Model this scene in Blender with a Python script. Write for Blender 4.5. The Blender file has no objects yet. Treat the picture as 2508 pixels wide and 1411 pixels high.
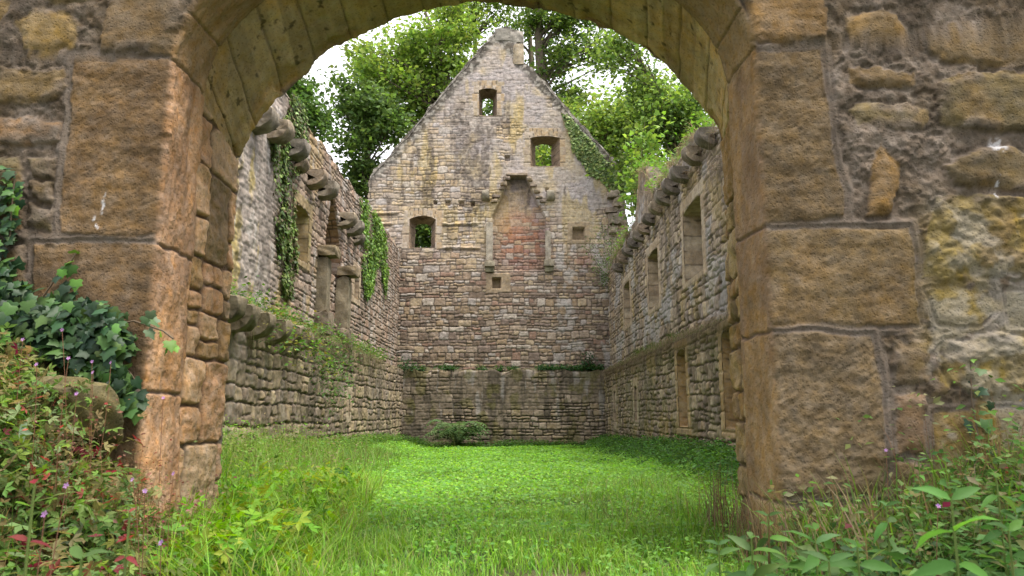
import bpy, math, random
import numpy as np
from mathutils import Vector, Matrix

S = bpy.context.scene
COL = S.collection
R = math.radians
rng = np.random.default_rng(7)
random.seed(7)

# ------------------------------------------------------------------ camera
EZ = 1.3                     # eye height over the floor at the far gable
F = 1800.0                   # focal length in photo pixels (photo 2508 wide)
TH = math.atan(305 / F)      # pitch up
PSI = 8 / F                  # a hair of yaw to the left
cam_d = bpy.data.cameras.new('camera')
cam_d.sensor_width = 36.0
cam_d.lens = F / 2508 * 36.0
cam_d.clip_start = 0.05
cam_d.clip_end = 2000
cam_d.dof.use_dof = True
cam_d.dof.focus_distance = 17.0
cam_d.dof.aperture_fstop = 7.5
cam = bpy.data.objects.new('camera', cam_d)
cam.location = (0, 0, EZ)
cam.rotation_euler = (math.pi / 2 + TH, 0, PSI)
COL.objects.link(cam)
S.camera = cam

# ------------------------------------------------------------------ light
SUN_EL, SUN_AZ = 70.0, 118.0          # elevation; azimuth clockwise from +Y
w = bpy.data.worlds.new('World')
S.world = w
w.use_nodes = True
nt = w.node_tree
bg = nt.nodes['Background']
sky = nt.nodes.new('ShaderNodeTexSky')
sky.sky_type = 'NISHITA'
sky.sun_disc = False
sky.sun_elevation = R(SUN_EL)
sky.sun_rotation = R(SUN_AZ)
sky.dust_density = 3.0
sky.ozone_density = 1.0
tc = nt.nodes.new('ShaderNodeTexCoord')
cl = nt.nodes.new('ShaderNodeTexNoise')
cl.inputs['Scale'].default_value = 2.2
cl.inputs['Detail'].default_value = 6
nt.links.new(tc.outputs['Generated'], cl.inputs['Vector'])
cr = nt.nodes.new('ShaderNodeMapRange')
cr.inputs['From Min'].default_value = 0.25
cr.inputs['From Max'].default_value = 0.6
cr.inputs['To Min'].default_value = 0.55
cr.inputs['To Max'].default_value = 0.95
nt.links.new(cl.outputs['Fac'], cr.inputs['Value'])
mx = nt.nodes.new('ShaderNodeMix')
mx.data_type = 'RGBA'
nt.links.new(cr.outputs[0], mx.inputs[0])
nt.links.new(sky.outputs[0], mx.inputs[6])
mx.inputs[7].default_value = (9.6, 9.5, 9.9, 1)   # thin bright cloud sheet
nt.links.new(mx.outputs[2], bg.inputs['Color'])
bg.inputs['Strength'].default_value = 0.115
sd = bpy.data.lights.new('sun', 'SUN')
sd.energy = 3.8
sd.angle = R(38)
sd.color = (1.0, 0.94, 0.84)
sun = bpy.data.objects.new('sun', sd)
COL.objects.link(sun)
az, el = R(SUN_AZ), R(SUN_EL)
sdir = Vector((math.sin(az) * math.cos(el), math.cos(az) * math.cos(el), math.sin(el)))
sun.rotation_euler = sdir.to_track_quat('Z', 'Y').to_euler()
sun.location = (10, 0, 30)
S.view_settings.view_transform = 'Standard'
S.view_settings.look = 'None'
S.view_settings.exposure = 1.1
S.view_settings.gamma = 1
S.cycles.max_bounces = 8
S.cycles.transparent_max_bounces = 4

# ------------------------------------------------------------------ measuring
_fw = np.array([-math.sin(PSI) * math.cos(TH), math.cos(PSI) * math.cos(TH), math.sin(TH)])
_rt = np.array([math.cos(PSI), math.sin(PSI), 0.0])
_up = np.cross(_rt, _fw)
C0 = np.array([0, 0, EZ])


def ray(px, py):
    return _fw + _rt * ((px - 1254) / F) + _up * ((705.5 - py) / F)


def at(px, py, Y):
    d = ray(px, py)
    return C0 + d * (Y / d[1])


def atx(px, py, X):
    d = ray(px, py)
    return C0 + d * (X / d[0])


def proj(P):
    D = P - C0
    zc = D @ _fw
    return 1254 + F * (D @ _rt) / zc, 705.5 - F * (D @ _up) / zc


# ------------------------------------------------------------------ noise
def h2(ix, iy, seed=0):
    ix = np.asarray(ix).astype(np.int64)
    iy = np.asarray(iy).astype(np.int64)
    n = (ix * 374761393 + iy * 668265263 + seed * 1442695041) & 0xFFFFFFFF
    n = ((n ^ (n >> 13)) * 1274126177) & 0xFFFFFFFF
    n = ((n ^ (n >> 16)) * 2246822519) & 0xFFFFFFFF
    n = n ^ (n >> 15)
    return (n & 0xFFFFFF) / float(0x1000000)


def vn(x, y, seed=0):
    x = np.asarray(x, float)
    y = np.asarray(y, float)
    ix = np.floor(x)
    iy = np.floor(y)
    fx = x - ix
    fy = y - iy
    fx = fx * fx * fx * (fx * (fx * 6 - 15) + 10)
    fy = fy * fy * fy * (fy * (fy * 6 - 15) + 10)
    a = h2(ix, iy, seed)
    b = h2(ix + 1, iy, seed)
    c = h2(ix, iy + 1, seed)
    d = h2(ix + 1, iy + 1, seed)
    return (a + (b - a) * fx) * (1 - fy) + (c + (d - c) * fx) * fy


def fbm(x, y, seed=0, o=4, g=0.5):
    """-1..1"""
    t = 0.0
    a = 1.0
    n = 0.0
    x = np.asarray(x, float)
    y = np.asarray(y, float)
    for k in range(o):
        t = t + a * (vn(x, y, seed + 17 * k) * 2 - 1)
        n += a
        a *= g
        x, y = (x * 1.6 + y * 1.2) + 13.7, (-x * 1.2 + y * 1.6) + 7.3
    return t / n * 1.6


def ss(a, b, x):
    t = np.clip((x - a) / (b - a), 0, 1)
    return t * t * (3 - 2 * t)


def mix(a, b, t):
    t = np.asarray(t)
    if np.ndim(a) and np.shape(a)[-1] == 3 or np.ndim(b) and np.shape(b)[-1] == 3:
        t = t[..., None]
    return a + (b - a) * t


def c3(*v):
    return np.array(v, float)


# ------------------------------------------------------------------ materials
def new_mat(name):
    m = bpy.data.materials.new(name)
    m.use_nodes = True
    t = m.node_tree
    return m, t, t.nodes['Principled BSDF']


def stone_mat(name, b1=(30, .35, .006), b2=(110, .5, .003), mott=(7, .62, 1.3), stretch=(1, 1, 1), rough=.93, pits=None):
    m, t, p = new_mat(name)
    a = t.nodes.new('ShaderNodeAttribute')
    a.attribute_name = 'Col'
    co = t.nodes.new('ShaderNodeTexCoord')
    mp = t.nodes.new('ShaderNodeMapping')
    mp.inputs['Scale'].default_value = stretch
    t.links.new(co.outputs['Object'], mp.inputs['Vector'])

    def noise(sc, det, r=.6):
        n = t.nodes.new('ShaderNodeTexNoise')
        n.inputs['Scale'].default_value = sc
        n.inputs['Detail'].default_value = det
        n.inputs['Roughness'].default_value = r
        t.links.new(mp.outputs[0], n.inputs['Vector'])
        return n
    n1 = noise(mott[0], 8, .68)
    mr = t.nodes.new('ShaderNodeMapRange')
    mr.inputs['From Min'].default_value = .3
    mr.inputs['From Max'].default_value = .7
    mr.inputs['To Min'].default_value = mott[1]
    mr.inputs['To Max'].default_value = mott[2]
    t.links.new(n1.outputs['Fac'], mr.inputs['Value'])
    mu = t.nodes.new('ShaderNodeMix')
    mu.data_type = 'RGBA'
    mu.blend_type = 'MULTIPLY'
    mu.inputs[0].default_value = 1
    t.links.new(a.outputs['Color'], mu.inputs[6])
    t.links.new(mr.outputs[0], mu.inputs[7])
    # small warm / cool tint wobble
    n4 = noise(mott[0] * 2.3, 4)
    hs = t.nodes.new('ShaderNodeHueSaturation')
    mr2 = t.nodes.new('ShaderNodeMapRange')
    mr2.inputs['From Min'].default_value = .3
    mr2.inputs['From Max'].default_value = .7
    mr2.inputs['To Min'].default_value = .75
    mr2.inputs['To Max'].default_value = 1.1
    t.links.new(n4.outputs['Fac'], mr2.inputs['Value'])
    t.links.new(mr2.outputs[0], hs.inputs['Saturation'])
    t.links.new(mu.outputs[2], hs.inputs['Color'])
    last = hs.outputs[0]
    vo = None
    if pits:
        wn = noise(18, 3)
        ad = t.nodes.new('ShaderNodeVectorMath')
        ad.operation = 'MULTIPLY_ADD'
        ad.inputs[1].default_value = (.03, .03, .03)
        t.links.new(wn.outputs['Color'], ad.inputs[0])
        t.links.new(mp.outputs[0], ad.inputs[2])
        vo = t.nodes.new('ShaderNodeTexVoronoi')
        vo.inputs['Scale'].default_value = pits
        vo.inputs['Randomness'].default_value = 1.0
        t.links.new(ad.outputs[0], vo.inputs['Vector'])
        pr = t.nodes.new('ShaderNodeMapRange')
        pr.inputs['From Min'].default_value = .12
        pr.inputs['From Max'].default_value = .42
        pr.inputs['To Min'].default_value = .70
        pr.inputs['To Max'].default_value = 1.06
        t.links.new(vo.outputs['Distance'], pr.inputs['Value'])
        mu2 = t.nodes.new('ShaderNodeMix')
        mu2.data_type = 'RGBA'
        mu2.blend_type = 'MULTIPLY'
        mu2.inputs[0].default_value = .8
        t.links.new(last, mu2.inputs[6])
        t.links.new(pr.outputs[0], mu2.inputs[7])
        last = mu2.outputs[2]
    t.links.new(last, p.inputs['Base Color'])
    p.inputs['Roughness'].default_value = rough
    p.inputs['Specular IOR Level'].default_value = .12
    prev = None
    for (sc, st, di) in (b1, b2):
        n = noise(sc, 6, .65)
        b = t.nodes.new('ShaderNodeBump')
        b.inputs['Strength'].default_value = st
        b.inputs['Distance'].default_value = di
        t.links.new(n.outputs['Fac'], b.inputs['Height'])
        if prev:
            t.links.new(prev.outputs[0], b.inputs['Normal'])
        prev = b
    if vo:
        b = t.nodes.new('ShaderNodeBump')
        b.inputs['Strength'].default_value = .55
        b.inputs['Distance'].default_value = .010
        t.links.new(pr.outputs[0], b.inputs['Height'])
        t.links.new(prev.outputs[0], b.inputs['Normal'])
        prev = b
    t.links.new(prev.outputs[0], p.inputs['Normal'])
    return m


def leaf_mat(name, rough=.5, trans=.4, spec=.35):
    m, t, p = new_mat(name)
    a = t.nodes.new('ShaderNodeAttribute')
    a.attribute_name = 'Col'
    t.links.new(a.outputs['Color'], p.inputs['Base Color'])
    p.inputs['Roughness'].default_value = rough
    p.inputs['Specular IOR Level'].default_value = spec
    tr = t.nodes.new('ShaderNodeBsdfTranslucent')
    hs = t.nodes.new('ShaderNodeHueSaturation')
    hs.inputs['Hue'].default_value = .487
    hs.inputs['Saturation'].default_value = 1.1
    hs.inputs['Value'].default_value = 1.5
    t.links.new(a.outputs['Color'], hs.inputs['Color'])
    t.links.new(hs.outputs[0], tr.inputs['Color'])
    mxs = t.nodes.new('ShaderNodeMixShader')
    mxs.inputs[0].default_value = trans
    t.links.new(p.outputs[0], mxs.inputs[1])
    t.links.new(tr.outputs[0], mxs.inputs[2])
    t.links.new(mxs.outputs[0], t.nodes['Material Output'].inputs['Surface'])
    return m


M_WALL = stone_mat('rubble_stone', (22, .55, .012), (80, .55, .006))
M_ASH = stone_mat('tooled_sandstone', (48, .6, .010), (130, .6, .005), (6, .74, 1.2), pits=52)
M_CORB = stone_mat('corbel_stone', (24, .7, .02), (90, .6, .008), (6, .55, 1.3))
M_SOIL = stone_mat('soil', (20, .6, .02), (90, .6, .008))
M_BARK = stone_mat('bark', (14, .7, .03), (60, .6, .01), stretch=(1, 1, .25))
M_LEAF = leaf_mat('leaf', .58, .4, .22)
M_TREE = leaf_mat('tree_leaf', .55, .45, .25)
M_IVY = leaf_mat('ivy_leaf', .48, .15, .25)
M_GRASS = leaf_mat('grass_blade', .5, .45, .3)
M_STEM = leaf_mat('plant_stem', .6, .05, .2)


# ------------------------------------------------------------------ objects
def tag(o, label=None, cat=None, group=None, kind=None):
    if label:
        o['label'] = label
    if cat:
        o['category'] = cat
    if group:
        o['group'] = group
    if kind:
        o['kind'] = kind
    return o


def empty(name, loc=(0, 0, 0)):
    o = bpy.data.objects.new(name, None)
    o.location = loc
    o.empty_display_size = .3
    COL.objects.link(o)
    return o


def mesh_obj(name, V, faces, colr, mat, parent=None, smooth=True, loc=None):
    """V (n,3); faces: list of int arrays (k,4) / (k,3); colr (n,3)"""
    V = np.asarray(V, np.float64)
    if loc is None and parent is not None:
        loc = tuple(parent.location)
    if loc is not None:
        V = V - np.array(loc)
    me = bpy.data.meshes.new(name)
    if not isinstance(faces, (list, tuple)):
        faces = [faces]
    faces = [f for f in faces if len(f)]
    me.vertices.add(len(V))
    me.vertices.foreach_set('co', V.astype(np.float32).ravel())
    li = np.concatenate([f.ravel() for f in faces]).astype(np.int32)
    ln = np.concatenate([np.full(len(f), f.shape[1]) for f in faces]).astype(np.int32)
    st = np.concatenate([[0], np.cumsum(ln)[:-1]]).astype(np.int32)
    me.loops.add(len(li))
    me.loops.foreach_set('vertex_index', li)
    me.polygons.add(len(ln))
    me.polygons.foreach_set('loop_start', st)
    me.polygons.foreach_set('loop_total', ln)
    if smooth:
        me.polygons.foreach_set('use_smooth', np.ones(len(ln), bool))
    ca = me.color_attributes.new('Col', 'FLOAT_COLOR', 'POINT')
    cc = np.ones((len(V), 4), np.float32)
    cc[:, :3] = colr
    ca.data.foreach_set('color', cc.ravel())
    me.update(calc_edges=True)
    me.validate()
    me.materials.append(mat)
    o = bpy.data.objects.new(name, me)
    COL.objects.link(o)
    if parent is not None:
        o.parent = parent
    elif loc is not None:
        o.location = loc
    return o


def grid_faces(n, m, mask=None, wrap=False):
    i = np.arange(n * m).reshape(n, m)
    if wrap:
        i = np.concatenate([i, i[:, :1]], 1)
    f = np.stack([i[:-1, :-1], i[:-1, 1:], i[1:, 1:], i[1:, :-1]], -1)
    if mask is not None:
        f = f[mask]
    return f.reshape(-1, 4)


def grid_normals(P):
    du = np.gradient(P, axis=0)
    dv = np.gradient(P, axis=1)
    n = np.cross(du, dv)
    return n / (np.linalg.norm(n, axis=-1, keepdims=True) + 1e-9)


class Acc:
    """collects small pieces into one mesh"""

    def __init__(s):
        s.V, s.F4, s.F3, s.C, s.n = [], [], [], [], 0

    def add(s, V, F4=None, F3=None, C=(.2, .2, .2)):
        V = np.asarray(V, float).reshape(-1, 3)
        if F4 is not None and len(F4):
            s.F4.append(np.asarray(F4).reshape(-1, 4) + s.n)
        if F3 is not None and len(F3):
            s.F3.append(np.asarray(F3).reshape(-1, 3) + s.n)
        C = np.asarray(C, float)
        if C.ndim == 1:
            C = np.tile(C, (len(V), 1))
        s.V.append(V)
        s.C.append(C)
        s.n += len(V)

    def build(s, name, mat, parent=None, smooth=True, loc=None):
        fs = []
        if s.F4:
            fs.append(np.concatenate(s.F4))
        if s.F3:
            fs.append(np.concatenate(s.F3))
        return mesh_obj(name, np.concatenate(s.V), fs, np.concatenate(s.C), mat, parent, smooth, loc)


# ------------------------------------------------------------------ masonry
def rubble(u, v, seed, H=(.2, .34), W=(.22, .5), joint=.008, bevel=.03, rnd=.05, split=.55, warp=.03, edge=.010):
    """coursed rubble: returns stone mask 0..1, three random numbers per stone, local coords"""
    r = np.random.default_rng(seed)
    u0, v0 = u, v
    v = v + warp * fbm(u * .7, v * .7, seed + 1, 2) + edge * fbm(u * 7, v * 7, seed + 2, 2)
    u = u + warp * .7 * fbm(u * .9, v * .9, seed + 3, 2) + edge * fbm(u * 7, v * 7, seed + 4, 2)
    vmin, vmax = v.min() - .5, v.max() + .5
    umin, umax = u.min() - .5, u.max() + .5
    nb = int((vmax - vmin) / H[0]) + 3
    vb = vmin + np.concatenate([[0], np.cumsum(r.uniform(H[0], H[1], nb))])
    ci = np.clip(np.searchsorted(vb, v) - 1, 0, nb - 1)
    K = 10000.0
    keys = []
    for i in range(nb):
        k = int((umax - umin) / W[0]) + 4
        sc = r.uniform(.8, 1.3)
        b = umin - r.uniform(0, W[1]) + np.cumsum(r.uniform(W[0], W[1], k) * sc)
        keys.append(i * K + (b - umin) + 10)
    keys = np.concatenate(keys)
    kk = ci * K + (u - umin) + 10
    si = np.clip(np.searchsorted(keys, kk), 1, len(keys) - 1)
    l = keys[si - 1]
    rr = keys[si]
    dl, dr = kk - l, rr - kk
    dl = np.where(dl > 50, .2, dl)
    dr = np.where(dr > 50, .2, dr)
    wdt = np.minimum(rr - l, 1.0)
    b0, b1 = vb[ci], vb[ci + 1]
    # split some cells in two stones, one over the other
    hs = h2(si, ci, seed + 5)
    sp = hs < split
    rat = .35 + .3 * h2(si, ci, seed + 6)
    mid = b0 + (b1 - b0) * rat
    top = v > mid
    lo = np.where(sp & top, mid, b0)
    hi = np.where(sp & ~top, mid, b1)
    half = np.where(sp & top, 1, 0)
    # and a few halves again side by side
    hs2 = h2(si * 2 + half, ci, seed + 7)
    sp2 = (hs2 < .4) & sp & (wdt > .3)
    mu = l + wdt * (.35 + .3 * h2(si * 2 + half, ci, seed + 8))
    rs = kk > mu
    dl = np.where(sp2 & rs, kk - mu, dl)
    dr = np.where(sp2 & ~rs, mu - kk, dr)
    sid = si * 4 + half * 2 + np.where(sp2 & rs, 1, 0)
    dx = np.minimum(dl, dr)
    dy = np.minimum(v - lo, hi - v)
    q = rnd * (.5 + h2(sid, ci, seed + 9))
    d = np.where((dx < q) & (dy < q), q - np.sqrt((q - dx) ** 2 + (q - dy) ** 2), np.minimum(dx, dy))
    m = ss(joint, joint + bevel, d)
    r1, r2, r3, r4 = (h2(sid, ci, seed + 10 + k) for k in range(4))
    cx = np.clip((dl - dr) / 2, -.5, .5)
    cy = v - (lo + hi) / 2
    return m, r1, r2, r3, r4, cx, cy, d


def pal(r, cols):
    cols = np.array(cols)
    x = np.clip(r, 0, .9999) * len(cols)
    return cols[x.astype(int)]


def poly_sdf(px, py, poly):
    """signed distance, positive inside"""
    P = np.array(poly, float)
    n = len(P)
    d = np.full(px.shape, 1e18)
    ins = np.zeros(px.shape, bool)
    for i in range(n):
        a = P[i]
        b = P[(i + 1) % n]
        e = b - a
        t = np.clip(((px - a[0]) * e[0] + (py - a[1]) * e[1]) / (e @ e), 0, 1)
        dx = px - a[0] - t * e[0]
        dy = py - a[1] - t * e[1]
        d = np.minimum(d, dx * dx + dy * dy)
        c = ((a[1] > py) != (b[1] > py))
        with np.errstate(divide='ignore', invalid='ignore'):
            xx = (b[0] - a[0]) * (py - a[1]) / (b[1] - a[1] + 1e-12) + a[0]
        ins ^= c & (px < xx)
    return np.where(ins, 1, -1) * np.sqrt(d)


def rect_sdf(u, v, r):
    return np.minimum(np.minimum(u - r[0], r[1] - u), np.minimum(v - r[2], r[3] - v))


def lines(a, b, step, *marks):
    x = np.arange(a, b + step * .5, step)
    for m in marks:
        if a < m < b:
            k = np.argmin(np.abs(x - m))
            x[k] = m
    return np.unique(x)


# ------------------------------------------------------------------ ground
def gz(x, y):
    x = np.asarray(x, float)
    y = np.asarray(y, float)
    d = np.clip(y, -2, 29.5)
    z = .615 - .0230 * d
    # bank of earth against the wall left of the arch, a lower one on the right
    bank = ss(-1.35, -2.75, x) * .98 * ss(1.0, 3.3, y) * ss(4.35, 3.85, y)
    bank = bank * np.where(y > 3.0, 1 - .75 * ss(3.3, 3.9, y) * ss(-2.35, -1.75, x), 1)
    z = z + bank
    z = z + ss(1.5, 2.9, x) * .28 * ss(1.2, 3.2, y) * ss(4.9, 4.3, y)
    ins = ss(4.5, 6, y) * ss(29.5, 28.5, y)
    # a little rise along the inner walls
    z = z + ins * (.22 * ss(-3.2, -4.3, x) + .20 * ss(2.5, 3.4, x))
    z = z + .05 * fbm(x * .8, y * .8, 91, 3) + .012 * fbm(x * 6, y * 6, 92, 2)
    return z


def build_ground():
    xs = np.concatenate([[-600, -200, -80, -40, -20, -12], np.arange(-8, 8.01, .09), [12, 20, 40, 80, 200, 600]])
    ys = np.concatenate([[-600, -200, -60, -20, -8, -3], np.arange(-1, 32, .09), [35, 40, 50, 80, 200, 600]])
    X, Y = np.meshgrid(xs, ys, indexing='ij')
    Z = gz(X, Y)
    P = np.stack([X, Y, Z], -1)
    n = fbm(X * 1.5, Y * 1.5, 95, 4)
    c = mix(c3(.045, .075, .018), c3(.075, .06, .03), ss(-.1, .6, n))
    path = ss(.55, .1, np.abs(X - .05 + .15 * np.sin(Y))) * ss(4.6, 3.3, Y)
    c = mix(c, c3(.16, .11, .07), path * ss(-.4, .3, fbm(X * 4, Y * 4, 96, 3) + .3))
    o = mesh_obj('ground', P.reshape(-1, 3), grid_faces(len(xs), len(ys)), c.reshape(-1, 3), M_SOIL)
    tag(o, kind='structure')


build_ground()

# ------------------------------------------------------------------ the archway wall (foreground)
Y0, Y1, Y3 = 4.0, 4.45, 5.15
OUT = 4.0
ORANGE = [(.54, .315, .165), (.56, .345, .19), (.50, .285, .15), (.55, .36, .21), (.48, .27, .135)]

LEFT_POLYS = [
    # (polygon in photo pixels on the face, colour, tooling)
    ([(178, 148), (415, 143), (430, 380), (400, 590), (300, 586), (152, 571), (150, 500), (166, 330)], (.185, .112, .060), 1),
    ([(82, 598), (250, 594), (420, 600), (420, 960), (250, 950), (80, 900)], (.170, .105, .058), .7),
    ([(200, 965), (420, 975), (420, 1300), (220, 1300)], (.17, .11, .06), .7),
    ([(40, 45), (90, 25), (160, 30), (190, 65), (180, 110), (120, 126), (60, 110)], (.24, .155, .065), .2),
    ([(0, 172), (90, 168), (155, 172), (158, 215), (140, 252), (40, 258), (-40, 250)], (.19, .125, .06), .2),
    ([(-40, 292), (50, 285), (146, 300), (146, 345), (60, 350), (-40, 345)], (.22, .125, .062), .2),
    ([(70, 385), (138, 378), (135, 440), (80, 445)], (.15, .11, .065), .2),
    ([(65, 450), (136, 450), (132, 495), (75, 490)], (.22, .15, .06), .2),
    ([(60, 505), (136, 510), (128, 560), (70, 555)], (.15, .11, .06), .2),
    ([(-40, 380), (50, 375), (55, 470), (-40, 480)], (.16, .12, .065), .2),
    ([(-40, 500), (45, 500), (50, 570), (-40, 575)], (.17, .11, .06), .2),
    ([(255, 22), (300, -40), (470, -60), (445, 40), (425, 138), (330, 132), (250, 122)], (.165, .115, .072), .55),
    ([(60, -60), (215, -60), (225, 10), (130, 18)], (.17, .13, .075), .3),
    ([(-60, -40), (40, -60), (25, 40), (0, 70), (-60, 90)], (.2, .13, .06), .2),
    ([(-60, 600), (60, 605), (60, 760), (-60, 760)], (.16, .11, .06), .4),
    ([(-60, 780), (180, 790), (185, 900), (-60, 900)], (.16, .11, .06), .4),
]
RIGHT_POLYS = [
    ([(1815, -60), (2000, -60), (2025, 45), (2018, 95), (1980, 106), (1830, 112)], (.215, .130, .062), .6),
    ([(1820, 130), (2005, 122), (2012, 180), (2030, 300), (2048, 400), (2070, 470), (2062, 538), (1960, 545), (1840, 552)], (.165, .110, .062), 1),
    ([(1840, 566), (1960, 560), (2222, 556), (2240, 640), (2248, 795), (2100, 803), (1850, 806)], (.178, .118, .062), .8),
    ([(1850, 822), (2000, 815), (2135, 822), (2150, 900), (2166, 1040), (2172, 1210), (1860, 1230)], (.178, .122, .072), 1.6),
    ([(1860, 1245), (2160, 1230), (2160, 1500), (1860, 1500)], (.17, .115, .065), 1),
    ([(2062, 40), (2110, 25), (2180, 32), (2212, 70), (2210, 112), (2140, 115), (2070, 100)], (.205, .130, .062), .3),
    ([(2245, 62), (2330, 60), (2508, 80), (2600, 90), (2600, 165), (2400, 168), (2330, 150), (2250, 112)], (.19, .125, .066), .3),
    ([(2082, 165), (2150, 155), (2235, 175), (2240, 205), (2160, 212), (2080, 200)], (.19, .125, .065), .4),
    ([(2068, 275), (2120, 255), (2220, 252), (2272, 275), (2260, 315), (2170, 318), (2100, 318)], (.22, .16, .085), .5),
    ([(2290, 195), (2400, 178), (2600, 178), (2600, 328), (2420, 325), (2300, 305), (2292, 240)], (.165, .120, .062), .3),
    ([(2140, 400), (2165, 350), (2195, 400), (2200, 450), (2185, 520), (2120, 532), (2138, 460)], (.235, .140, .062), .3),
    ([(2310, 400), (2420, 360), (2600, 380), (2600, 470), (2440, 460), (2330, 440)], (.165, .115, .062), .3),
    ([(2300, 482), (2380, 470), (2600, 500), (2600, 690), (2400, 680), (2260, 690), (2258, 590)], (.205, .150, .065), 1.4),
    ([(2270, 712), (2330, 705), (2420, 715), (2440, 760), (2400, 795), (2300, 790)], (.20, .15, .075), 1),
    ([(2460, 715), (2600, 715), (2600, 800), (2470, 800)], (.2, .155, .08), 1),
    ([(2185, 828), (2285, 838), (2270, 940), (2185, 950)], (.19, .13, .08), .5),
    ([(2320, 835), (2420, 820), (2600, 835), (2600, 985), (2420, 990), (2330, 930)], (.20, .15, .075), 1.4),
    ([(2185, 972), (2265, 962), (2278, 1100), (2200, 1120)], (.19, .12, .075), .5),
    ([(2290, 1010), (2450, 1000), (2600, 1010), (2600, 1190), (2350, 1200), (2290, 1160)], (.21, .145, .05), .8),
    ([(2185, 1140), (2275, 1130), (2290, 1260), (2190, 1270)], (.18, .12, .07), .5),
    ([(2310, 1215), (2600, 1210), (2600, 1400), (2310, 1400)], (.19, .13, .06), .8),
]


def build_arch_wall():
    root = empty('archway_wall', (0, Y0, .5))
    tag(root, 'thick brown sandstone wall in the foreground, pierced by a broad round arch', 'wall', kind='thing')
    # outline parameter: left jamb (up), arch, right jamb (down)
    zb = -.6
    zs = 1.93 + EZ
    nj = 460
    na = 380
    tj = np.linspace(0, 1, nj)
    ph = np.linspace(0, math.pi, na + 2)[1:-1]

    def outline(xl, xr, zsl, zsr, a_rise, circ=False, xal=None, xar=None):
        xal = xl if xal is None else xal
        xar = xr if xar is None else xar
        xc, a = (xal + xar) / 2, (xar - xal) / 2
        x = xc - a * np.cos(ph)
        base = zsl + (zsr - zsl) * (x - xal) / (2 * a)
        if circ:
            Rr = (a * a + a_rise ** 2) / (2 * a_rise)
            z = base + np.sqrt(np.maximum(Rr * Rr - (x - xc) ** 2, 0)) - (Rr - a_rise)
        else:
            z = base + a_rise * np.sin(ph)
        X = np.concatenate([np.full(nj, xl), x, np.full(nj, xr)])
        Z = np.concatenate([zb + (zsl - zb) * tj, z, zsr + (zb - zsr) * tj])
        return np.stack([X, Z], -1)
    L0, R0 = at(385, 600, Y0)[0], at(1872, 545, Y0)[0]
    L1, R1 = at(470, 600, Y1)[0], at(1804, 600, Y1)[0]
    L3, R3 = at(556, 800, Y3)[0], at(1788, 700, Y3)[0]
    E0 = outline(L0, R0, at(410, 150, Y0)[2], at(1845, 120, Y0)[2], 1.0)
    E1 = outline(L1, R1, at(485, 235, Y1)[2], at(1785, 225, Y1)[2], 1.12)
    zl3, zr3 = at(575, 395, Y3)[2], at(1775, 355, Y3)[2]
    za = at(1195, 8, Y3)[2]
    E3 = outline(L3, R3, zl3, zr3, za - (zl3 + zr3) / 2, True, at(578, 390, Y3)[0], at(1772, 350, Y3)[0])
    N = len(E0)
    s_arc = np.concatenate([[0], np.cumsum(np.linalg.norm(np.diff(E0, axis=0), axis=1))])
    # outward directions
    dirn = np.zeros((N, 2))
    dirn[:nj] = (-1, 0)
    dirn[-nj:] = (1, 0)
    mid = np.array([(L0 + R0) / 2, zs])
    dd = E0[nj:-nj] - mid
    dd[:, 1] *= 1.25
    dirn[nj:-nj] = dd / np.linalg.norm(dd, axis=1, keepdims=True)
    isarch = np.zeros(N)
    isarch[nj:-nj] = 1
    wo = np.concatenate([np.linspace(0, 1, 250) * 1.9, 1.9 + np.linspace(0, 1, 90)[1:] * (OUT - 1.9)])[::-1]
    rc = .022
    cols = []
    # face
    for wv in wo:
        xz = E0 + dirn * (wv + rc)
        xz[:, 1] = np.minimum(xz[:, 1], 4.7 + .05 * wv)
        cols.append(np.stack([xz[:, 0], np.full(N, Y0), xz[:, 1]], -1))
    kf = len(cols)
    # rounded corner
    for t in (.25, .5, .75):
        A = t * math.pi / 2
        xz = E0 + dirn * (rc - rc * math.sin(A))
        cols.append(np.stack([xz[:, 0], np.full(N, Y0 + rc * (1 - math.cos(A))), xz[:, 1]], -1))
    kc = len(cols)
    for t in np.linspace(0, 1, 48):
        xz = E0 + (E1 - E0) * t
        cols.append(np.stack([xz[:, 0], np.full(N, Y0 + rc + (Y1 - Y0 - rc) * t), xz[:, 1]], -1))
    kr = len(cols)
    st = np.where(E0[:, 0] > 0, .085, .03) * (1 - isarch) + .012 * isarch
    E2 = E1 + dirn * st[:, None]
    for t in np.linspace(0, 1, 60):
        t2 = t
        xz = E2 + (E3 - E2) * t2
        cols.append(np.stack([xz[:, 0], np.full(N, Y1 + .012 + (Y3 - Y1 - .012) * t2), xz[:, 1]], -1))
    kv = len(cols)
    for t in (.4, .8):
        xz = E3 + dirn * .03 * t
        cols.append(np.stack([xz[:, 0], np.full(N, Y3 + .03 * t), xz[:, 1]], -1))
    for wv in np.linspace(.04, OUT, 60):
        xz = E3 + dirn * wv
        xz[:, 1] = np.minimum(xz[:, 1], 4.7 + .05 * wv)
        cols.append(np.stack([xz[:, 0], np.full(N, Y3 + .035), xz[:, 1]], -1))
    P = np.stack(cols, 1)          # (N, M, 3)
    M = P.shape[1]
    n0 = -grid_normals(P)
    mi = np.arange(M)[None, :] + np.zeros((N, 1))
    sa = s_arc[:, None] + np.zeros((1, M))
    face = mi < kf + 1.5
    X, Yv, Z = P[..., 0], P[..., 1], P[..., 2]
    pxl, pyl = proj(P.reshape(-1, 3))
    pxl = pxl.reshape(N, M)
    pyl = pyl.reshape(N, M)
    h = np.zeros((N, M))
    C = np.zeros((N, M, 3))
    # ---------- face
    pxw = pxl + 9 * fbm(X * 5, Z * 5, 21, 4) + 3 * fbm(X * 25, Z * 25, 22, 2)
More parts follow.
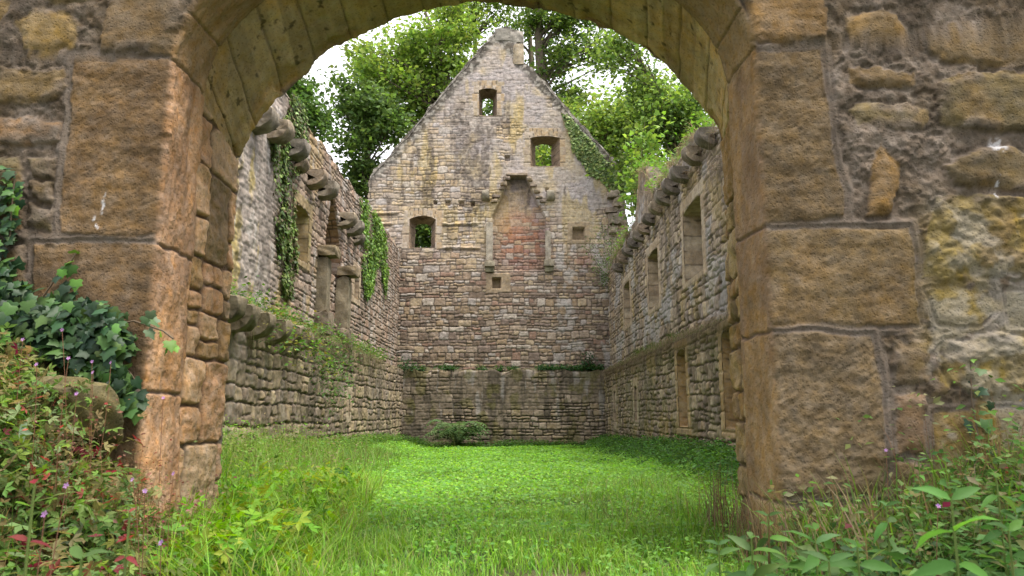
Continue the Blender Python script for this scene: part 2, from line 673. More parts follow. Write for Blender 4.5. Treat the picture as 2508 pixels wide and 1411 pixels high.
    pyw = pyl + 9 * fbm(X * 5 + 9, Z * 5, 23, 4) + 3 * fbm(X * 25, Z * 25 + 4, 24, 2)
    # mortar ground: smeared, ragged, grey mauve
    mh = .010 * fbm(X * 3.2, Z * 3.2, 25, 5, .6) + .004 * fbm(X * 14, Z * 14, 26, 3)
    lay = fbm(X * 2.2, Z * 3.5, 27, 5, .62)
    mh = mh + 0.009 * ss(0, .03, lay) + .008 * ss(.25, .28, lay) - .008 * ss(-.25, -.28, lay) + .006 * np.abs(fbm(X * 9, Z * 11, 291, 4, .6)) + .004 * fbm(X * 38, Z * 38, 292, 2)
    mc = mix(c3(.135, .110, .092), c3(.225, .190, .170), ss(-.5, .6, fbm(X * 5, Z * 5, 28, 4)))
    mc = mix(mc, c3(.13, .098, .062), ss(.1, .6, fbm(X * 1.7, Z * 1.7, 29, 3)) * .6)
    mc = mc * c3(.98, .94, .85) * (1 + .30 * fbm(X * 22, Z * 22, 293, 3))[..., None]
    crk = ss(.035, .0, np.abs(lay)) + ss(.03, 0, np.abs(lay - .27))
    mc = mix(mc, c3(.075, .06, .048), np.clip(crk, 0, 1) * .55)
    h[...] = mh
    C[...] = mc
    # hidden rubble outside of the frame
    m, r1, r2, r3, r4, cx, cy, d = rubble(X, Z, 301, (.22, .4), (.3, .7), .02, .04, .08)
    offf = ss(20, 60, np.maximum(-pxl, pxl - 2508)) + ss(20, 60, -pyl)
    h = h + np.clip(offf, 0, 1) * m * .03
    C = mix(C, pal(r1, [(.19, .125, .06), (.17, .11, .06), (.22, .14, .065)]), np.clip(offf, 0, 1) * m)
    for polys in (LEFT_POLYS, RIGHT_POLYS):
        for k, (pg, cc, tool) in enumerate(polys):
            big = tool in (1, .8, .7, 1.6)
            warp = .45 if big else 1.2
            qx_, qy_ = pxl + (pxw - pxl) * warp, pyl + (pyw - pyl) * warp
            pa = np.array(pg, float)
            bb = (qx_ > pa[:, 0].min() - 40) & (qx_ < pa[:, 0].max() + 40) & (qy_ > pa[:, 1].min() - 40) & (qy_ < pa[:, 1].max() + 40)
            bb &= mi < kf + 4
            sdf = np.full((N, M), -1.0)
            sdf[bb] = poly_sdf(qx_[bb], qy_[bb], pg) / 450.0
            if big:      # flat pointing struck along the joints of the big ashlars
                pt_ = ss(-.055, -.045, sdf + .02 * fbm(X * 5, Z * 5, 295, 4)) * (sdf < 0)
                h = h * (1 - pt_) + pt_ * (.004 + .004 * fbm(X * 6, Z * 6, 294, 3) + .006 * ss(.012, .0, np.abs(sdf + .028)))
                C = mix(C, c3(.19, .155, .128), pt_ * .6)
            mm = ss(-.004, .012, sdf)
            sd_ = hash(pg[0]) % 97
            if tool > 1.2 and tool != 1.6:        # craggy weathered stones
                hh = .02 * ss(0, .10, sdf) + .026 * fbm(X * 5, Z * 6, sd_, 5, .6) + .012 * np.abs(fbm(X * 12, Z * 12, sd_ + 1, 3))
            else:
                hh = .006 + .014 * ss(0, .05, sdf) * (0.35 if big else 1) + .006 * fbm(X * 4, Z * 4, sd_, 4)
                a = .6 if X.mean() else 0
                # tooling: short slanted pick marks
                tu = X * .8 + Z * .6
                tv = -X * .6 + Z * .8
                pk = vn(tu * 30, tv * 70, sd_ + 3) - .5
                pk2 = vn(X * 55 + 3, Z * 55, sd_ + 4) - .5
                hh = hh + (.0030 * pk + .004 * pk2) * min(tool, 1.3) * (1 if big else .8) + .005 * fbm(X * 3, Z * 11, sd_ + 12, 3)
                if tool == 1.6:
                    hh = hh + .003 * fbm(tu * 20, tv * 32, sd_ + 5, 3)
            groove = ss(-.035, -.010, sdf) * (1 - mm)
            h = np.where(sdf > -.04, h - groove * (.004 if big else .006), h)
            h = h * (1 - mm) + hh * mm
            tone = fbm(X * 3.5, Z * 3.5, sd_ + 7, 4)
            cs = np.array(cc) * c3(1.0, 1.07, 1.05) * (1 + .22 * tone)[..., None]
            cs = mix(cs, c3(.23, .15, .07), ss(.15, .8, fbm(X * 2.6, Z * 2.6, sd_ + 8, 3)) * .45)
            cs = cs * (1 + .16 * (vn(X * 40, Z * 40, sd_ + 13) - .5) + .22 * np.clip(fbm(X * 17, Z * 17, sd_ + 14, 3), -1, 1))[..., None]
            C = mix(C, cs, mm)
            if not big:                               # mortar smears over stone edges
                sm = ss(.05, .5, fbm(X * 4.5, Z * 4.5, sd_ + 9, 4)) * ss(.09, .0, sdf) * mm
                C = mix(C, mc, sm)
                h = h + sm * .012
    # lichen: yellow on the right lower stones, chalk-white runs
    li = ss(.15, .45, fbm(X * 3.5, Z * 3.5, 51, 5, .6) + .25) * ss(2200, 2330, pxl) * ss(440, 620, pyl)
    C = mix(C, c3(.29, .215, .05), li * .6)
    gl = ss(.2, .6, fbm(X * 6, Z * 6, 52, 4) - .05 + .3 * ss(500, 620, pyl)) * ss(2230, 2300, pxl) * ss(430, 560, pyl)
    C = mix(C, c3(.33, .31, .27), gl * .55)
    for (qx, qy, rx, ry) in ((2445, 362, 26, 26), (2435, 460, 5, 40), (2455, 340, 6, 20), (255, 500, 5, 30), (240, 555, 4, 25)):
        ws = ss(1.0, .5, np.hypot((pxw - qx) / rx, (pyw - qy) / ry)) * ss(-.1, .3, fbm(X * 30, Z * 30, 53, 3) + .2)
        C = mix(C, c3(.62, .62, .66), ws * .9)
    # green damp foot of the wall
    gf = ss(.75, .2, Z - .45 * ss(0, 2, X)) * ss(-.4, .4, fbm(X * 2, Z * 2, 54, 4)) * .45
    C = mix(C, c3(.09, .085, .03), gf * face)
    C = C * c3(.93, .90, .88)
    # ---------- reveal of the arch (ashlar)
    dep = np.clip((Yv - Y0), 0, 2)
    rev = (mi >= kf - 1) & (mi < kr)
    left = X < (L0 + R0) / 2
    jl = np.array([at(378, 595, Y0)[2], at(410, 148, Y0)[2], at(380, 960, Y0)[2]])
    jr = np.array([at(1870, 553, Y0)[2], at(1848, 120, Y0)[2], at(1880, 813, Y0)[2], at(1900, 1235, Y0)[2]])
    dj = np.full((N, M), 9.0)
    zw = Z + .012 * fbm(dep * 9, Z * 9, 61, 3)
    for z_ in jl:
        dj = np.where(left, np.minimum(dj, np.abs(zw - z_)), dj)
    for z_ in jr:
        dj = np.where(~left, np.minimum(dj, np.abs(zw - z_)), dj)
    # arch voussoir joints
    sj = np.minimum(np.abs((sa - s_arc[nj]) % .62 - .31), 9)
    dj = np.where(isarch[:, None] > 0, np.minimum(dj, sj + .004), dj)
    jm = ss(.004, .016, dj)
    hv = .009 * vn(dep * 28, Z * 9, 62) + .006 * vn(dep * 60, Z * 24, 63) + .012 * fbm(dep * 6, Z * 3, 64, 4)
    hr = -.016 * (1 - jm) + .006 * vn(dep * 90, Z * 60, 620) + hv * (.6 + .6 * left)
    bid = np.where(left, np.searchsorted(np.sort(jl), Z), 10 + np.searchsorted(np.sort(jr), Z))
    cr_ = pal(h2(bid, bid * 0, 65), ORANGE)
    cr_ = cr_ * (1 + .22 * fbm(dep * 8, Z * 3, 66, 4))[..., None]
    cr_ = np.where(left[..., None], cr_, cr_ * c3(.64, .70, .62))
    cr_ = mix(cr_, c3(.16, .12, .10), (1 - jm) * .8)
    # purple-brown weather skin
    cr_ = mix(cr_, c3(.22, .145, .10), ss(.1, .6, fbm(dep * 5, Z * 2.2, 67, 4)) * .5)
    cr_ = np.where(isarch[:, None, None] > 0, mix(cr_, c3(.30, .21, .10), .55 + 0 * X), cr_)
    bl = ss(kf - 2, kf + 3, mi)
    rv = rev.astype(float)
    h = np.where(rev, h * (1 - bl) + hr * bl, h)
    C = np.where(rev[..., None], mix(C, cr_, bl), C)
    # ragged arris
    ar = np.exp(-((mi - (kf + 1)) / 2.2) ** 2)
    h = h - ar * .012 * ss(-.1, .6, fbm(sa * 9, sa * 0, 68, 4))
    # ---------- inner jamb (rubble) and vault
    inn = (mi >= kr) & (mi < kv)
    va = inn & (isarch[:, None] > 0)
    ja = inn & (isarch[:, None] == 0)
    m, r1, r2, r3, r4, cx, cy, d = rubble(dep * 1.0 + .17, Z + 5 * left, 74, (.30, .62), (.26, .50), .003, .016, .05, .45, .02, .008)
    hj = m * (.022 + .016 * r2) + .016 * fbm(dep * 9, Z * 9, 72, 4) - .02 + .006 * vn(dep * 50, Z * 30, 73)
    cj = pal(r1, ORANGE + [(.36, .22, .10), (.30, .20, .11)]) * (1 + .2 * fbm(dep * 9, Z * 9, 74, 3))[..., None]
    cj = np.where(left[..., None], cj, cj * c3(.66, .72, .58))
    cj = mix(c3(.15, .10, .065), cj, m)
    lowg = ss(1.6, .6, Z)
    cj = mix(cj, c3(.25, .21, .12), lowg * .5 * ss(-.3, .4, fbm(dep * 7, Z * 4, 75, 3)))
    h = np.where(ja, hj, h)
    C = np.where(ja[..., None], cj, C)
    # vault: board-like courses running through, olive brown wash
    sw = sa + .008 * fbm(dep * 5, sa * 3, 81, 3)
    bd = np.abs((sw - s_arc[nj]) % .27 - .135)
    blk = np.floor((sw - s_arc[nj]) / .27)
    hvv = -.012 * ss(.016, .0, bd) + .016 * (h2(blk, blk * 0, 82) - .5) + .008 * fbm(dep * 9, sa * 9, 83, 4)
    chip = ss(.28, .05, Y3 - Yv) * ss(-.05, .4, fbm(sa * 4.5, dep * 4.5, 84, 4))
    hvv = hvv - chip * .018
    cv = mix(c3(.50, .365, .185), c3(.41, .305, .165), ss(-.4, .5, fbm(dep * 3, sa * 2.2, 85, 4)))
    cv = mix(cv, c3(.52, .33, .13), ss(.1, .5, fbm(dep * 2.5, sa * 2.5, 86, 4)) * .7)
    cv = mix(cv, c3(.34, .22, .085), chip * .7)
    cv = cv * (.80 + .36 * h2(blk, blk * 0, 87))[..., None]
    cv = cv * (1 - .45 * ss(.012, .003, bd))[..., None]
    cv = cv * (1 + .12 * fbm(dep * 3, sa * 40, 871, 3))[..., None]
    blot = ss(.85, .95, fbm(dep * 16, sa * 16, 88, 3))
    cv = mix(cv, c3(.05, .04, .025), blot * .7)
    h = np.where(va, hvv, h)
    C = np.where(va[..., None], cv, C)
    # broken inner rim of the vault
    rim = (mi >= kv - 8) & (mi < kv + 3)
    rg = fbm(sa * 6, sa * 0 + 2, 89, 4)
    h = h - rim * (isarch[:, None] > 0) * .018 * ss(-.1, .7, rg) * ss(kv - 9, kv - 1, mi)
    # ---------- inner face of the wall
    bk = mi >= kv
    m, r1, r2, r3, r4, cx, cy, d = rubble(X, Z, 77, (.18, .3), (.25, .5))
    h = np.where(bk & ~rim, m * .03 + .01 * fbm(X * 6, Z * 6, 78, 3), h)
    C = np.where(bk[..., None], mix(c3(.16, .13, .11), pal(r1, [(.24, .19, .14), (.28, .2, .13), (.2, .17, .14)]), m), C)
    P2 = P + n0 * h[..., None]
    F_ = np.arange(M)
    idx = np.arange(N * M).reshape(N, M)

    def piece(name, a, b):
        V = P2[:, a:b]
        return mesh_obj(name, V.reshape(-1, 3), grid_faces(N, b - a), C[:, a:b].reshape(-1, 3), M_ASH, root)
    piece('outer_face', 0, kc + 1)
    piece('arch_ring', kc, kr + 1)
    # jambs and vault
    for (nm, a, b) in (('inner_jamb', 0, nj), ('vault', nj - 1, N - nj + 1), ('inner_jamb', N - nj, N)):
        V = P2[a:b, kr:kv + 1]
        mesh_obj(nm, V.reshape(-1, 3), grid_faces(b - a, kv + 1 - kr), C[a:b, kr:kv + 1].reshape(-1, 3), M_ASH, root)
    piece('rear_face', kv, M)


build_arch_wall()


# ------------------------------------------------------------------ helper parts of the ruin
def tunnel(name, front, back, axis, parent, cols, seed, close=False, n=10, arc=0.0):
    """lining of an opening. front/back: (a0,a1,z0,z1,plane). axis 'y' -> a is x, plane is y; axis 'x' -> a is y"""
    def ring(r, t):
        a0, a1, z0, z1, p = r
        k = 44
        s = np.linspace(0, 1, k)
        zt = z1 + arc * (1 - (2 * s - 1) ** 2)
        a = np.concatenate([np.full(k, a0), a0 + (a1 - a0) * s[1:-1], np.full(k, a1), a1 + (a0 - a1) * s[1:-1]])
        z = np.concatenate([z0 + (z1 - z0) * s, zt[1:-1], z1 + (z0 - z1) * s, np.full(k - 2, z0)])
        return a, z
    rows = []
    for t in np.linspace(0, 1, n):
        fr, ba = np.array(front, float), np.array(back, float)
        r = fr + (ba - fr) * t
        a, z = ring(r, t)
        p = np.full(len(a), r[4])
        rows.append(np.stack([a, p, z] if axis == 'y' else [p, a, z], -1))
    P = np.stack(rows)
    nn = P.shape[1]
    a_ = P[..., 0] + P[..., 1]
    z_ = P[..., 2]
    bid = np.floor(z_ / .33 + .4 * (a_ > a_.mean()))
    seg = np.zeros(nn)
    seg[44:86] = 1
    seg[86:130] = 2
    seg[130:] = 3
    rr = h2(bid + 0 * z_, seg[None, :] + 0 * z_, seed)
    Cc = pal(rr, cols)
    jn = np.abs((z_ / .33 + .4 * (a_ > a_.mean())) % 1)
    Cc = mix(Cc, Cc * .45, (np.minimum(jn, 1 - jn) < .045) * 1.0)
    Cc = Cc * (1 + .2 * fbm(a_ * 5, z_ * 5, seed, 3))[..., None]
    jit = np.stack([fbm(a_ * 4, z_ * 4, seed + k, 3) for k in range(3)], -1) * .018
    jit[0] *= .2
    acc = Acc()
    acc.add((P + jit).reshape(-1, 3), grid_faces(n, nn, wrap=True), None, Cc.reshape(-1, 3))
    if close:
        a0, a1, z0, z1, p = back
        k = 14
        A, Z = np.meshgrid(np.linspace(a0 - .04, a1 + .04, k), np.linspace(z0 - .04, z1 + arc + .04, k), indexing='ij')
        pp = np.full(A.shape, p - (p - front[4]) * .02) + .03 * fbm(A * 5, Z * 5, seed + 5, 3)
        V = np.stack([A, pp, Z] if axis == 'y' else [pp, A, Z], -1)
        m, r1, *_ = rubble(A, Z, seed + 9, (.15, .25), (.2, .4))
        acc.add(V.reshape(-1, 3), grid_faces(k, k), None, pal(r1, cols).reshape(-1, 3) * (.5 + .5 * m.reshape(-1, 1)))
    return acc.build(name, M_WALL, parent)


def rough_block(acc, c, size, seed, col, bow=.0, n=7, amp=.012):
    """worn stone block with rounded edges"""
    c = np.array(c, float)
    hs = np.array(size, float) / 2
    t = np.linspace(-1, 1, n)
    A, B = np.meshgrid(t, t, indexing='ij')
    for ax in range(3):
        for s in (-1, 1):
            q = np.zeros((n, n, 3))
            o = [k for k in range(3) if k != ax]
            q[..., ax] = s
            q[..., o[0]] = A
            q[..., o[1]] = B
            rr = np.linalg.norm(q, axis=-1, keepdims=True)
            qq = q * (1 - .10 * np.clip(rr - 1.1, 0, 1))
            V = c + qq * hs
            nz = fbm((V[..., 0] + V[..., 2] * .7) * 6 + seed, (V[..., 1] + V[..., 2]) * 6, seed, 3)
            V = V + (V - c) / (np.linalg.norm(V - c, axis=-1, keepdims=True) + 1e-6) * nz[..., None] * amp
            f = grid_faces(n, n)
            if s * (1 if ax != 1 else -1) < 0:
                f = f[:, ::-1]
            cc = np.array(col) * (1 + .25 * fbm(V[..., 0] * 5 + V[..., 1] * 5, V[..., 2] * 5, seed + 1, 3))[..., None]
            acc.add(V.reshape(-1, 3), f, None, cc.reshape(-1, 3))


def corbel(parent, pos, nd, size, col, seed, axis='x'):
    """quadrant corbel: flat top, curved nose. pos = wall point at top; nd = +-1 direction out of the wall"""
    Lh, H, W = size
    L0_ = -.25
    prof = [(L0_, 0), (Lh * .5, 0), (Lh * .93, -.01), (Lh, -.04)]
    for a in np.linspace(0, math.pi / 2, 9):
        prof.append((Lh * .15 + Lh * .85 * math.cos(a), -H * .35 - H * .65 * math.sin(a)))
    prof += [(L0_, -H)]
    prof = np.array(prof)
    k = 9
    ws = np.linspace(-.5, .5, k)
    rows = []
    for wv in ws:
        sh = 1 - .06 * (abs(wv) > .45)
        pr = prof * np.array([1, 1])
        n_ = pr[:, 0] * nd * sh
        z_ = -H / 2 + (pr[:, 1] + H / 2) * sh
        a_ = np.full(len(pr), wv * W)
        rows.append(np.stack([n_, a_, z_] if axis == 'x' else [a_, n_, z_], -1))
    P = np.stack(rows) + np.array(pos)
    nz = np.stack([fbm(P[..., 1] * 7 + P[..., 2] * 5 + q, P[..., 0] * 7 + P[..., 2] * 7, seed + q, 4) for q in range(3)], -1)
    P = P + nz * .022
    acc = Acc()
    m = P.shape[1]
    Cc = np.array(col) * (1 + .3 * fbm(P[..., 1] * 6 + P[..., 0] * 6, P[..., 2] * 6, seed, 4))[..., None]
    acc.add(P.reshape(-1, 3), grid_faces(k, m), None, Cc.reshape(-1, 3))
    for e in (0, k - 1):
        cen = P[e].mean(0)
        nr = 6
        V = np.stack([P[e] + (cen - P[e]) * t for t in np.linspace(0, .999, nr)])
        V[..., 1 if axis == 'x' else 0] += .015 * fbm(V[..., 0] * 8 + V[..., 1], V[..., 2] * 8, seed + 4, 3)
        cc = np.array(col) * (1 + .25 * fbm(V[..., 0] * 8, V[..., 2] * 8, seed + 3, 4))[..., None]
        acc.add(V.reshape(-1, 3), grid_faces(nr, m), None, cc.reshape(-1, 3))
    return acc.build('corbel', M_CORB, parent)


# ------------------------------------------------------------------ side walls
XL_LO, XL_UP = -4.40, -4.66
XR_LO, XR_UP = 3.50, 3.74
LEDGE_L = EZ + 1.68
LEDGE_R = EZ + 1.55
YS, YE = 5.18, 29.05


def side_wall(name, label, sgn, xlo, xup, ledge, top_fn, openings, colour, seed, thick=.95, niches=()):
    """sgn +1: the face looks to +X (left wall). openings: dicts with y0,y1,z0,z1,arc,storey"""
    root = empty(name, (xlo, 17, 0))
    tag(root, label, 'wall', kind='thing')
    ymarks = [o[k] for o in openings for k in ('y0', 'y1')]
    zmarks = [o[k] for o in openings for k in ('z0', 'z1')]
    ys = np.unique(np.concatenate([lines(YS, 9, .08), lines(9, YE, .035, *ymarks)]))
    zlo = lines(-.6, ledge - .06, .022, *zmarks)
    zt_min = min(top_fn(ys).min(), 99)
    zup = lines(ledge + .04, zt_min - .05, .022, *zmarks)
    xx, zz, tt = [], [], []
    for z in zlo:
        xx.append(xlo), zz.append(z), tt.append(0)
    for t in (.3, .7, 1.0):
        a = t * math.pi / 2
        xx.append(xlo - sgn * .06 * (1 - math.cos(a)))
        zz.append(ledge - .06 + .06 * math.sin(a))
        tt.append(1)
    for t in np.linspace(.2, .95, 6):
        xx.append(xlo - sgn * (.06 + (abs(xup - xlo) - .06) * t))
        zz.append(ledge + .03 * t)
        tt.append(1)
    kl = len(xx)
    for z in zup:
        xx.append(xup), zz.append(z), tt.append(2)
    ku = len(xx)
    nt_ = 26
    for t in np.linspace(0, 1, nt_)[1:]:
        xx.append(xup), zz.append(t), tt.append(3)
    kt = len(xx)
    for t in np.linspace(0, 1, 20)[1:]:
        xx.append(xup - sgn * thick * t), zz.append(1), tt.append(4)
    for t in np.linspace(0, 1, 14)[1:]:
        xx.append(xup - sgn * thick), zz.append(t), tt.append(5)
    xx, zz, tt = np.array(xx, float), np.array(zz, float), np.array(tt)
    top = top_fn(ys)[:, None]
    Xg = np.tile(xx, (len(ys), 1))
    Yg = np.tile(ys[:, None], (1, len(xx)))
    Zg = np.tile(zz, (len(ys), 1))
    Tg = np.tile(tt, (len(ys), 1))
    zl = zup[-1]
    Zg = np.where(Tg == 3, zl + (top - zl) * Zg, Zg)
    Zg = np.where(Tg == 4, top + .05 * fbm(Yg * 3, Xg * 3, seed + 60, 4), Zg)
    Zg = np.where(Tg == 5, top - (top + .5) * Zg, Zg)
    for o in openings:
        if o.get('arc'):
            s = np.clip((Yg - o['y0']) / (o['y1'] - o['y0']), 0, 1)
            Zg = Zg + np.where(Tg < 4, o['arc'] * (1 - (2 * s - 1) ** 2) * np.exp(-((Zg - o['z1']) / .18) ** 2), 0)
    P = np.stack([Xg, Yg, Zg], -1)
    nrm = np.zeros_like(P)
    nrm[..., 0] = sgn
    tpn = (Tg == 4) | ((Tg == 1) & (np.arange(len(xx))[None, :] > len(zlo) + 1))
    nrm[tpn] = (0, 0, 1)
    nrm[Tg == 5] = (-sgn, 0, 0)
    h, Cc = colour(Yg, Zg, Tg, seed, ledge)
    edge_lock = np.ones_like(h)
    for o in openings:
        d = rect_sdf(Yg, Zg, (o['y0'], o['y1'], o['z0'], o['z1'] + o.get('arc', 0)))
        # dressed stone surround
        fr = ss(-.24, -.20, d + .05 * (h2(np.floor(Zg / .33), np.floor(Yg) * 0, seed + 31) - .3)) * (d < 0.001) * (Tg != 1)
        fz = (Zg > o['z0'] - .15)
        hb = np.abs((Zg / .33) % 1 - .5) * 2
        ch = .022 - .03 * ss(.93, .98, hb)
        h = np.where((fr > .5) & fz, ch + .006 * fbm(Yg * 12, Zg * 12, seed + 32, 3), h)
        fc = pal(h2(np.floor(Zg / .33), np.floor(Yg * .2), seed + 33), o.get('frame', [(.27, .21, .14), (.24, .17, .10), (.30, .25, .19)]))
        fc = fc * (1 + .2 * fbm(Yg * 6, Zg * 6, seed + 34, 3))[..., None]
        Cc = mix(Cc, fc, fr * fz * .85)
    nvert = 0
    for nf in niches:
        d = poly_sdf(Yg, Zg, nf['poly'])
        inn = ss(-.03, .03, d)
        h = h - inn * nf['depth']
        Cc = mix(Cc, Cc * np.array(nf.get('tint', (1, 1, 1))), inn)
    P = P + nrm * h[..., None]
    # masks
    yc = (ys[:-1] + ys[1:])[:, None] / 2
    zc = np.minimum(Zg[:-1, :-1], Zg[1:, 1:]) * .5 + np.maximum(Zg[:-1, :-1], Zg[1:, 1:]) * .5
    mk = np.ones((len(ys) - 1, len(xx) - 1), bool)
    for o in openings:
        s = np.clip((yc - o['y0']) / (o['y1'] - o['y0']), 0, 1)
        zt_ = o['z1'] + o.get('arc', 0) * (1 - (2 * s - 1) ** 2)
        mk &= ~((yc > o['y0']) & (yc < o['y1']) & (zc > o['z0']) & (zc < zt_) & (Tg[:-1, :-1] < 4))
    f = grid_faces(len(ys), len(xx), mk)
    if sgn < 0:
        f = f[:, ::-1]
    lower = Tg.reshape(-1)
    mesh_obj('masonry', P.reshape(-1, 3), f, Cc.reshape(-1, 3), M_WALL, root)
    for i, o in enumerate(openings):
        xf = (xlo if o['st'] == 0 else xup) + sgn * .012
        dp = o.get('deep', .9)
        fr = (o['y0'], o['y1'], o['z0'], o['z1'], xf)
        e = o.get('spl', .06)
        bk = (o['y0'] + e, o['y1'] - e, o['z0'] + e * .5, o['z1'] - e, xf - sgn * dp)
        tunnel('window_opening', fr, bk, 'x', root, o.get('frame', [(.27, .21, .14), (.22, .15, .085), (.25, .2, .15)]), seed + 40 + i, o.get('close', False), arc=o.get('arc', 0))
    return root


def streak(y, z, seed, f=5.0, st=.25):
    return fbm(y * f, z * f * st, seed, 4, .6)


def left_colour(y, z, t, seed, ledge):
    low = z < ledge
    m1, a1, b1, c1, d1, cx, cy, dd = rubble(y, z, seed, (.22, .38), (.24, .52), .006, .022, .045, .45, .035, .022)
    m2, a2, b2, c2, d2, cx2, cy2, dd2 = rubble(y, z, seed + 50, (.17, .26), (.24, .55), .005, .018, .03, .5, .018, .014)
    m = np.where(low, m1, m2)
    r1 = np.where(low, a1, a2)
    r2 = np.where(low, b1, b2)
    r3 = np.where(low, c1, c2)
    cxx = np.where(low, cx, cx2)
    h = m * (np.where(low, .030, .026) + .022 * r2) + cxx * (r3 - .5) * .07 + .016 * fbm(y * 5, z * 5, seed + 3, 4) + .010 * fbm(y * 14, z * 14, seed + 4, 3)
    h = h - .03
    cu = pal(r1, [(.25, .185, .135), (.30, .225, .165), (.22, .165, .125), (.33, .25, .19), (.27, .19, .14), (.24, .19, .155), (.31, .21, .15)])
    clo = pal(r1, [(.27, .21, .135), (.31, .235, .145), (.21, .165, .11), (.36, .285, .18), (.24, .185, .14), (.18, .14, .10)])
    c = np.where(low[..., None], clo, cu)
    mort = np.where(low[..., None], c3(.10, .08, .058), c3(.14, .11, .088))
    # rendered grey zone near the arch on the upper storey
    rend = ss(15.2, 13.2, y + .5 * fbm(y, z, seed + 5, 3)) * (~low) + (low) * ss(.1, .5, fbm(y * .5, z * .9, seed + 6, 3)) * ss(1.1, 2.2, z) * .8
    rough = .024 * fbm(y * 4, z * 6, seed + 7, 5, .65)
    h = h * (1 - rend * .75) + (rough + .012) * rend
    c = mix(mix(mort, c, m), np.where(low[..., None], c3(.185, .15, .11), c3(.30, .262, .232)), rend * .75)
    c = c * (1 + .22 * fbm(y * 9, z * 9, seed + 14, 4))[..., None]
    # yellow lichen runs, dark runs, white lime
    ye = ss(.1, .45, streak(y, z, seed + 8, 1.8, .3) - .04) * ss(20, 12, y) * (~low)
    c = mix(c, c3(.40, .30, .07), ye * .62)
    dk = ss(.15, .6, streak(y, z, seed + 9, 3, .22))
    c = mix(c, c3(.075, .062, .05), dk * np.where(low, .55, .42))
    wh = ss(.3, .6, streak(y, z, seed + 10, 4, .4)) * np.where(low, .35, 1)
    c = mix(c, c3(.40, .37, .34), wh * .5)
    gr = ss(.1, .5, fbm(y * 2, z * 2, seed + 11, 4)) * low * ss(1.8, .2, z) * .5
    c = mix(c, c3(.12, .125, .04), gr)
    c = np.where((t == 1)[..., None], c3(.09, .075, .04), c)
    c = np.where((t >= 4)[..., None], c3(.16, .14, .11), c)
    return h, c


def right_colour(y, z, t, seed, ledge):
    low = z < ledge
    m, r1, r2, r3, d1, cx, cy, dd = rubble(y, z, seed, (.18, .34), (.18, .45), .006, .02, .04, .65, .035, .022)
    h = m * (.030 + .024 * r2) + cx * (r3 - .5) * .08 + .018 * fbm(y * 5, z * 5, seed + 3, 4) + .010 * fbm(y * 14, z * 14, seed + 4, 3) - .03
    c = pal(r1, [(.31, .24, .17), (.37, .29, .20), (.26, .20, .145), (.41, .32, .21), (.33, .24, .15), (.28, .225, .185), (.22, .165, .12)])
    c = mix(c3(.125, .098, .074), c, m)
    c = c * (1 + .30 * streak(y, z, seed + 15, 9, .5))[..., None]
    rend = ss(.05, .5, fbm(y * .45, z * .7, seed + 6, 3)) * .6
    rough = .026 * fbm(y * 4, z * 6, seed + 7, 5, .65)
    h = h * (1 - rend * .6) + (rough + .01) * rend
    c = mix(c, c3(.29, .235, .18), rend * .6)
    ye = ss(.1, .5, fbm(y * 1.6, z * 1.1, seed + 8, 4) - .1)
    c = mix(c, c3(.34, .25, .075), ye * np.where(low, .5, .4))
    dk = ss(.05, .6, streak(y, z, seed + 9, 3, .22))
    c = mix(c, c3(.08, .068, .055), dk * .5)
    gy = ss(.15, .5, fbm(y * 1.3, z * 1.3, seed + 10, 4)) * (~low)
    c = mix(c, c3(.38, .37, .37), gy * .5)
    gr = ss(.1, .5, fbm(y * 2, z * 2, seed + 11, 4)) * low * .45
    c = mix(c, c3(.13, .125, .045), gr)
    c = np.where((t == 1)[..., None], c3(.09, .075, .04), c)
    c = np.where((t >= 4)[..., None], c3(.13, .11, .08), c)
    return h, c


def top_left(y):
    # measured skyline of the left wall
    pts = [atx(px, py, XL_UP) for (px, py) in ((600, 95), (690, 222), (745, 290), (830, 420), (880, 478), (930, 545), (976, 612))]
    yy = [p[1] for p in pts]
    zz = [p[2] for p in pts]
    return np.interp(y, yy, zz) + .06 * fbm(y * 1.3, y * 0, 401, 3) + .05 * (vn(y * 3.2, y * 0, 402) > .5)


def top_right(y):
    pts = [atx(px, py, XR_UP) for (px, py) in ((1760, 318), (1700, 345), (1640, 420), (1600, 468), (1582, 415), (1566, 425), (1556, 545), (1530, 590), (1505, 640))]
    yy = [p[1] for p in pts]
    zz = [p[2] for p in pts]
    return np.interp(y, yy, zz) + .09 * fbm(y * 1.5, y * 0, 403, 4) + .06 * (vn(y * 2.5, y * 0, 404) > .5)


def op(x, p0, p1, st, **k):
    """opening from two photo corners (far-top, near-bottom) on plane x"""
    xw = x
    a = atx(p0[0], p0[1], xw)
    b = atx(p1[0], p1[1], xw)
    d = dict(y0=min(a[1], b[1]), y1=max(a[1], b[1]), st=st)
    return d


def op2(x, px_far, px_near, y_top_near, y_bot_near, st, **k):
    n_t = atx(px_near, y_top_near, x)
    n_b = atx(px_near, y_bot_near, x)
    f_ = atx(px_far, 700, x)
    d = dict(y0=n_t[1], y1=f_[1], z0=n_b[2], z1=n_t[2], st=st)
    d.update(k)
    return d


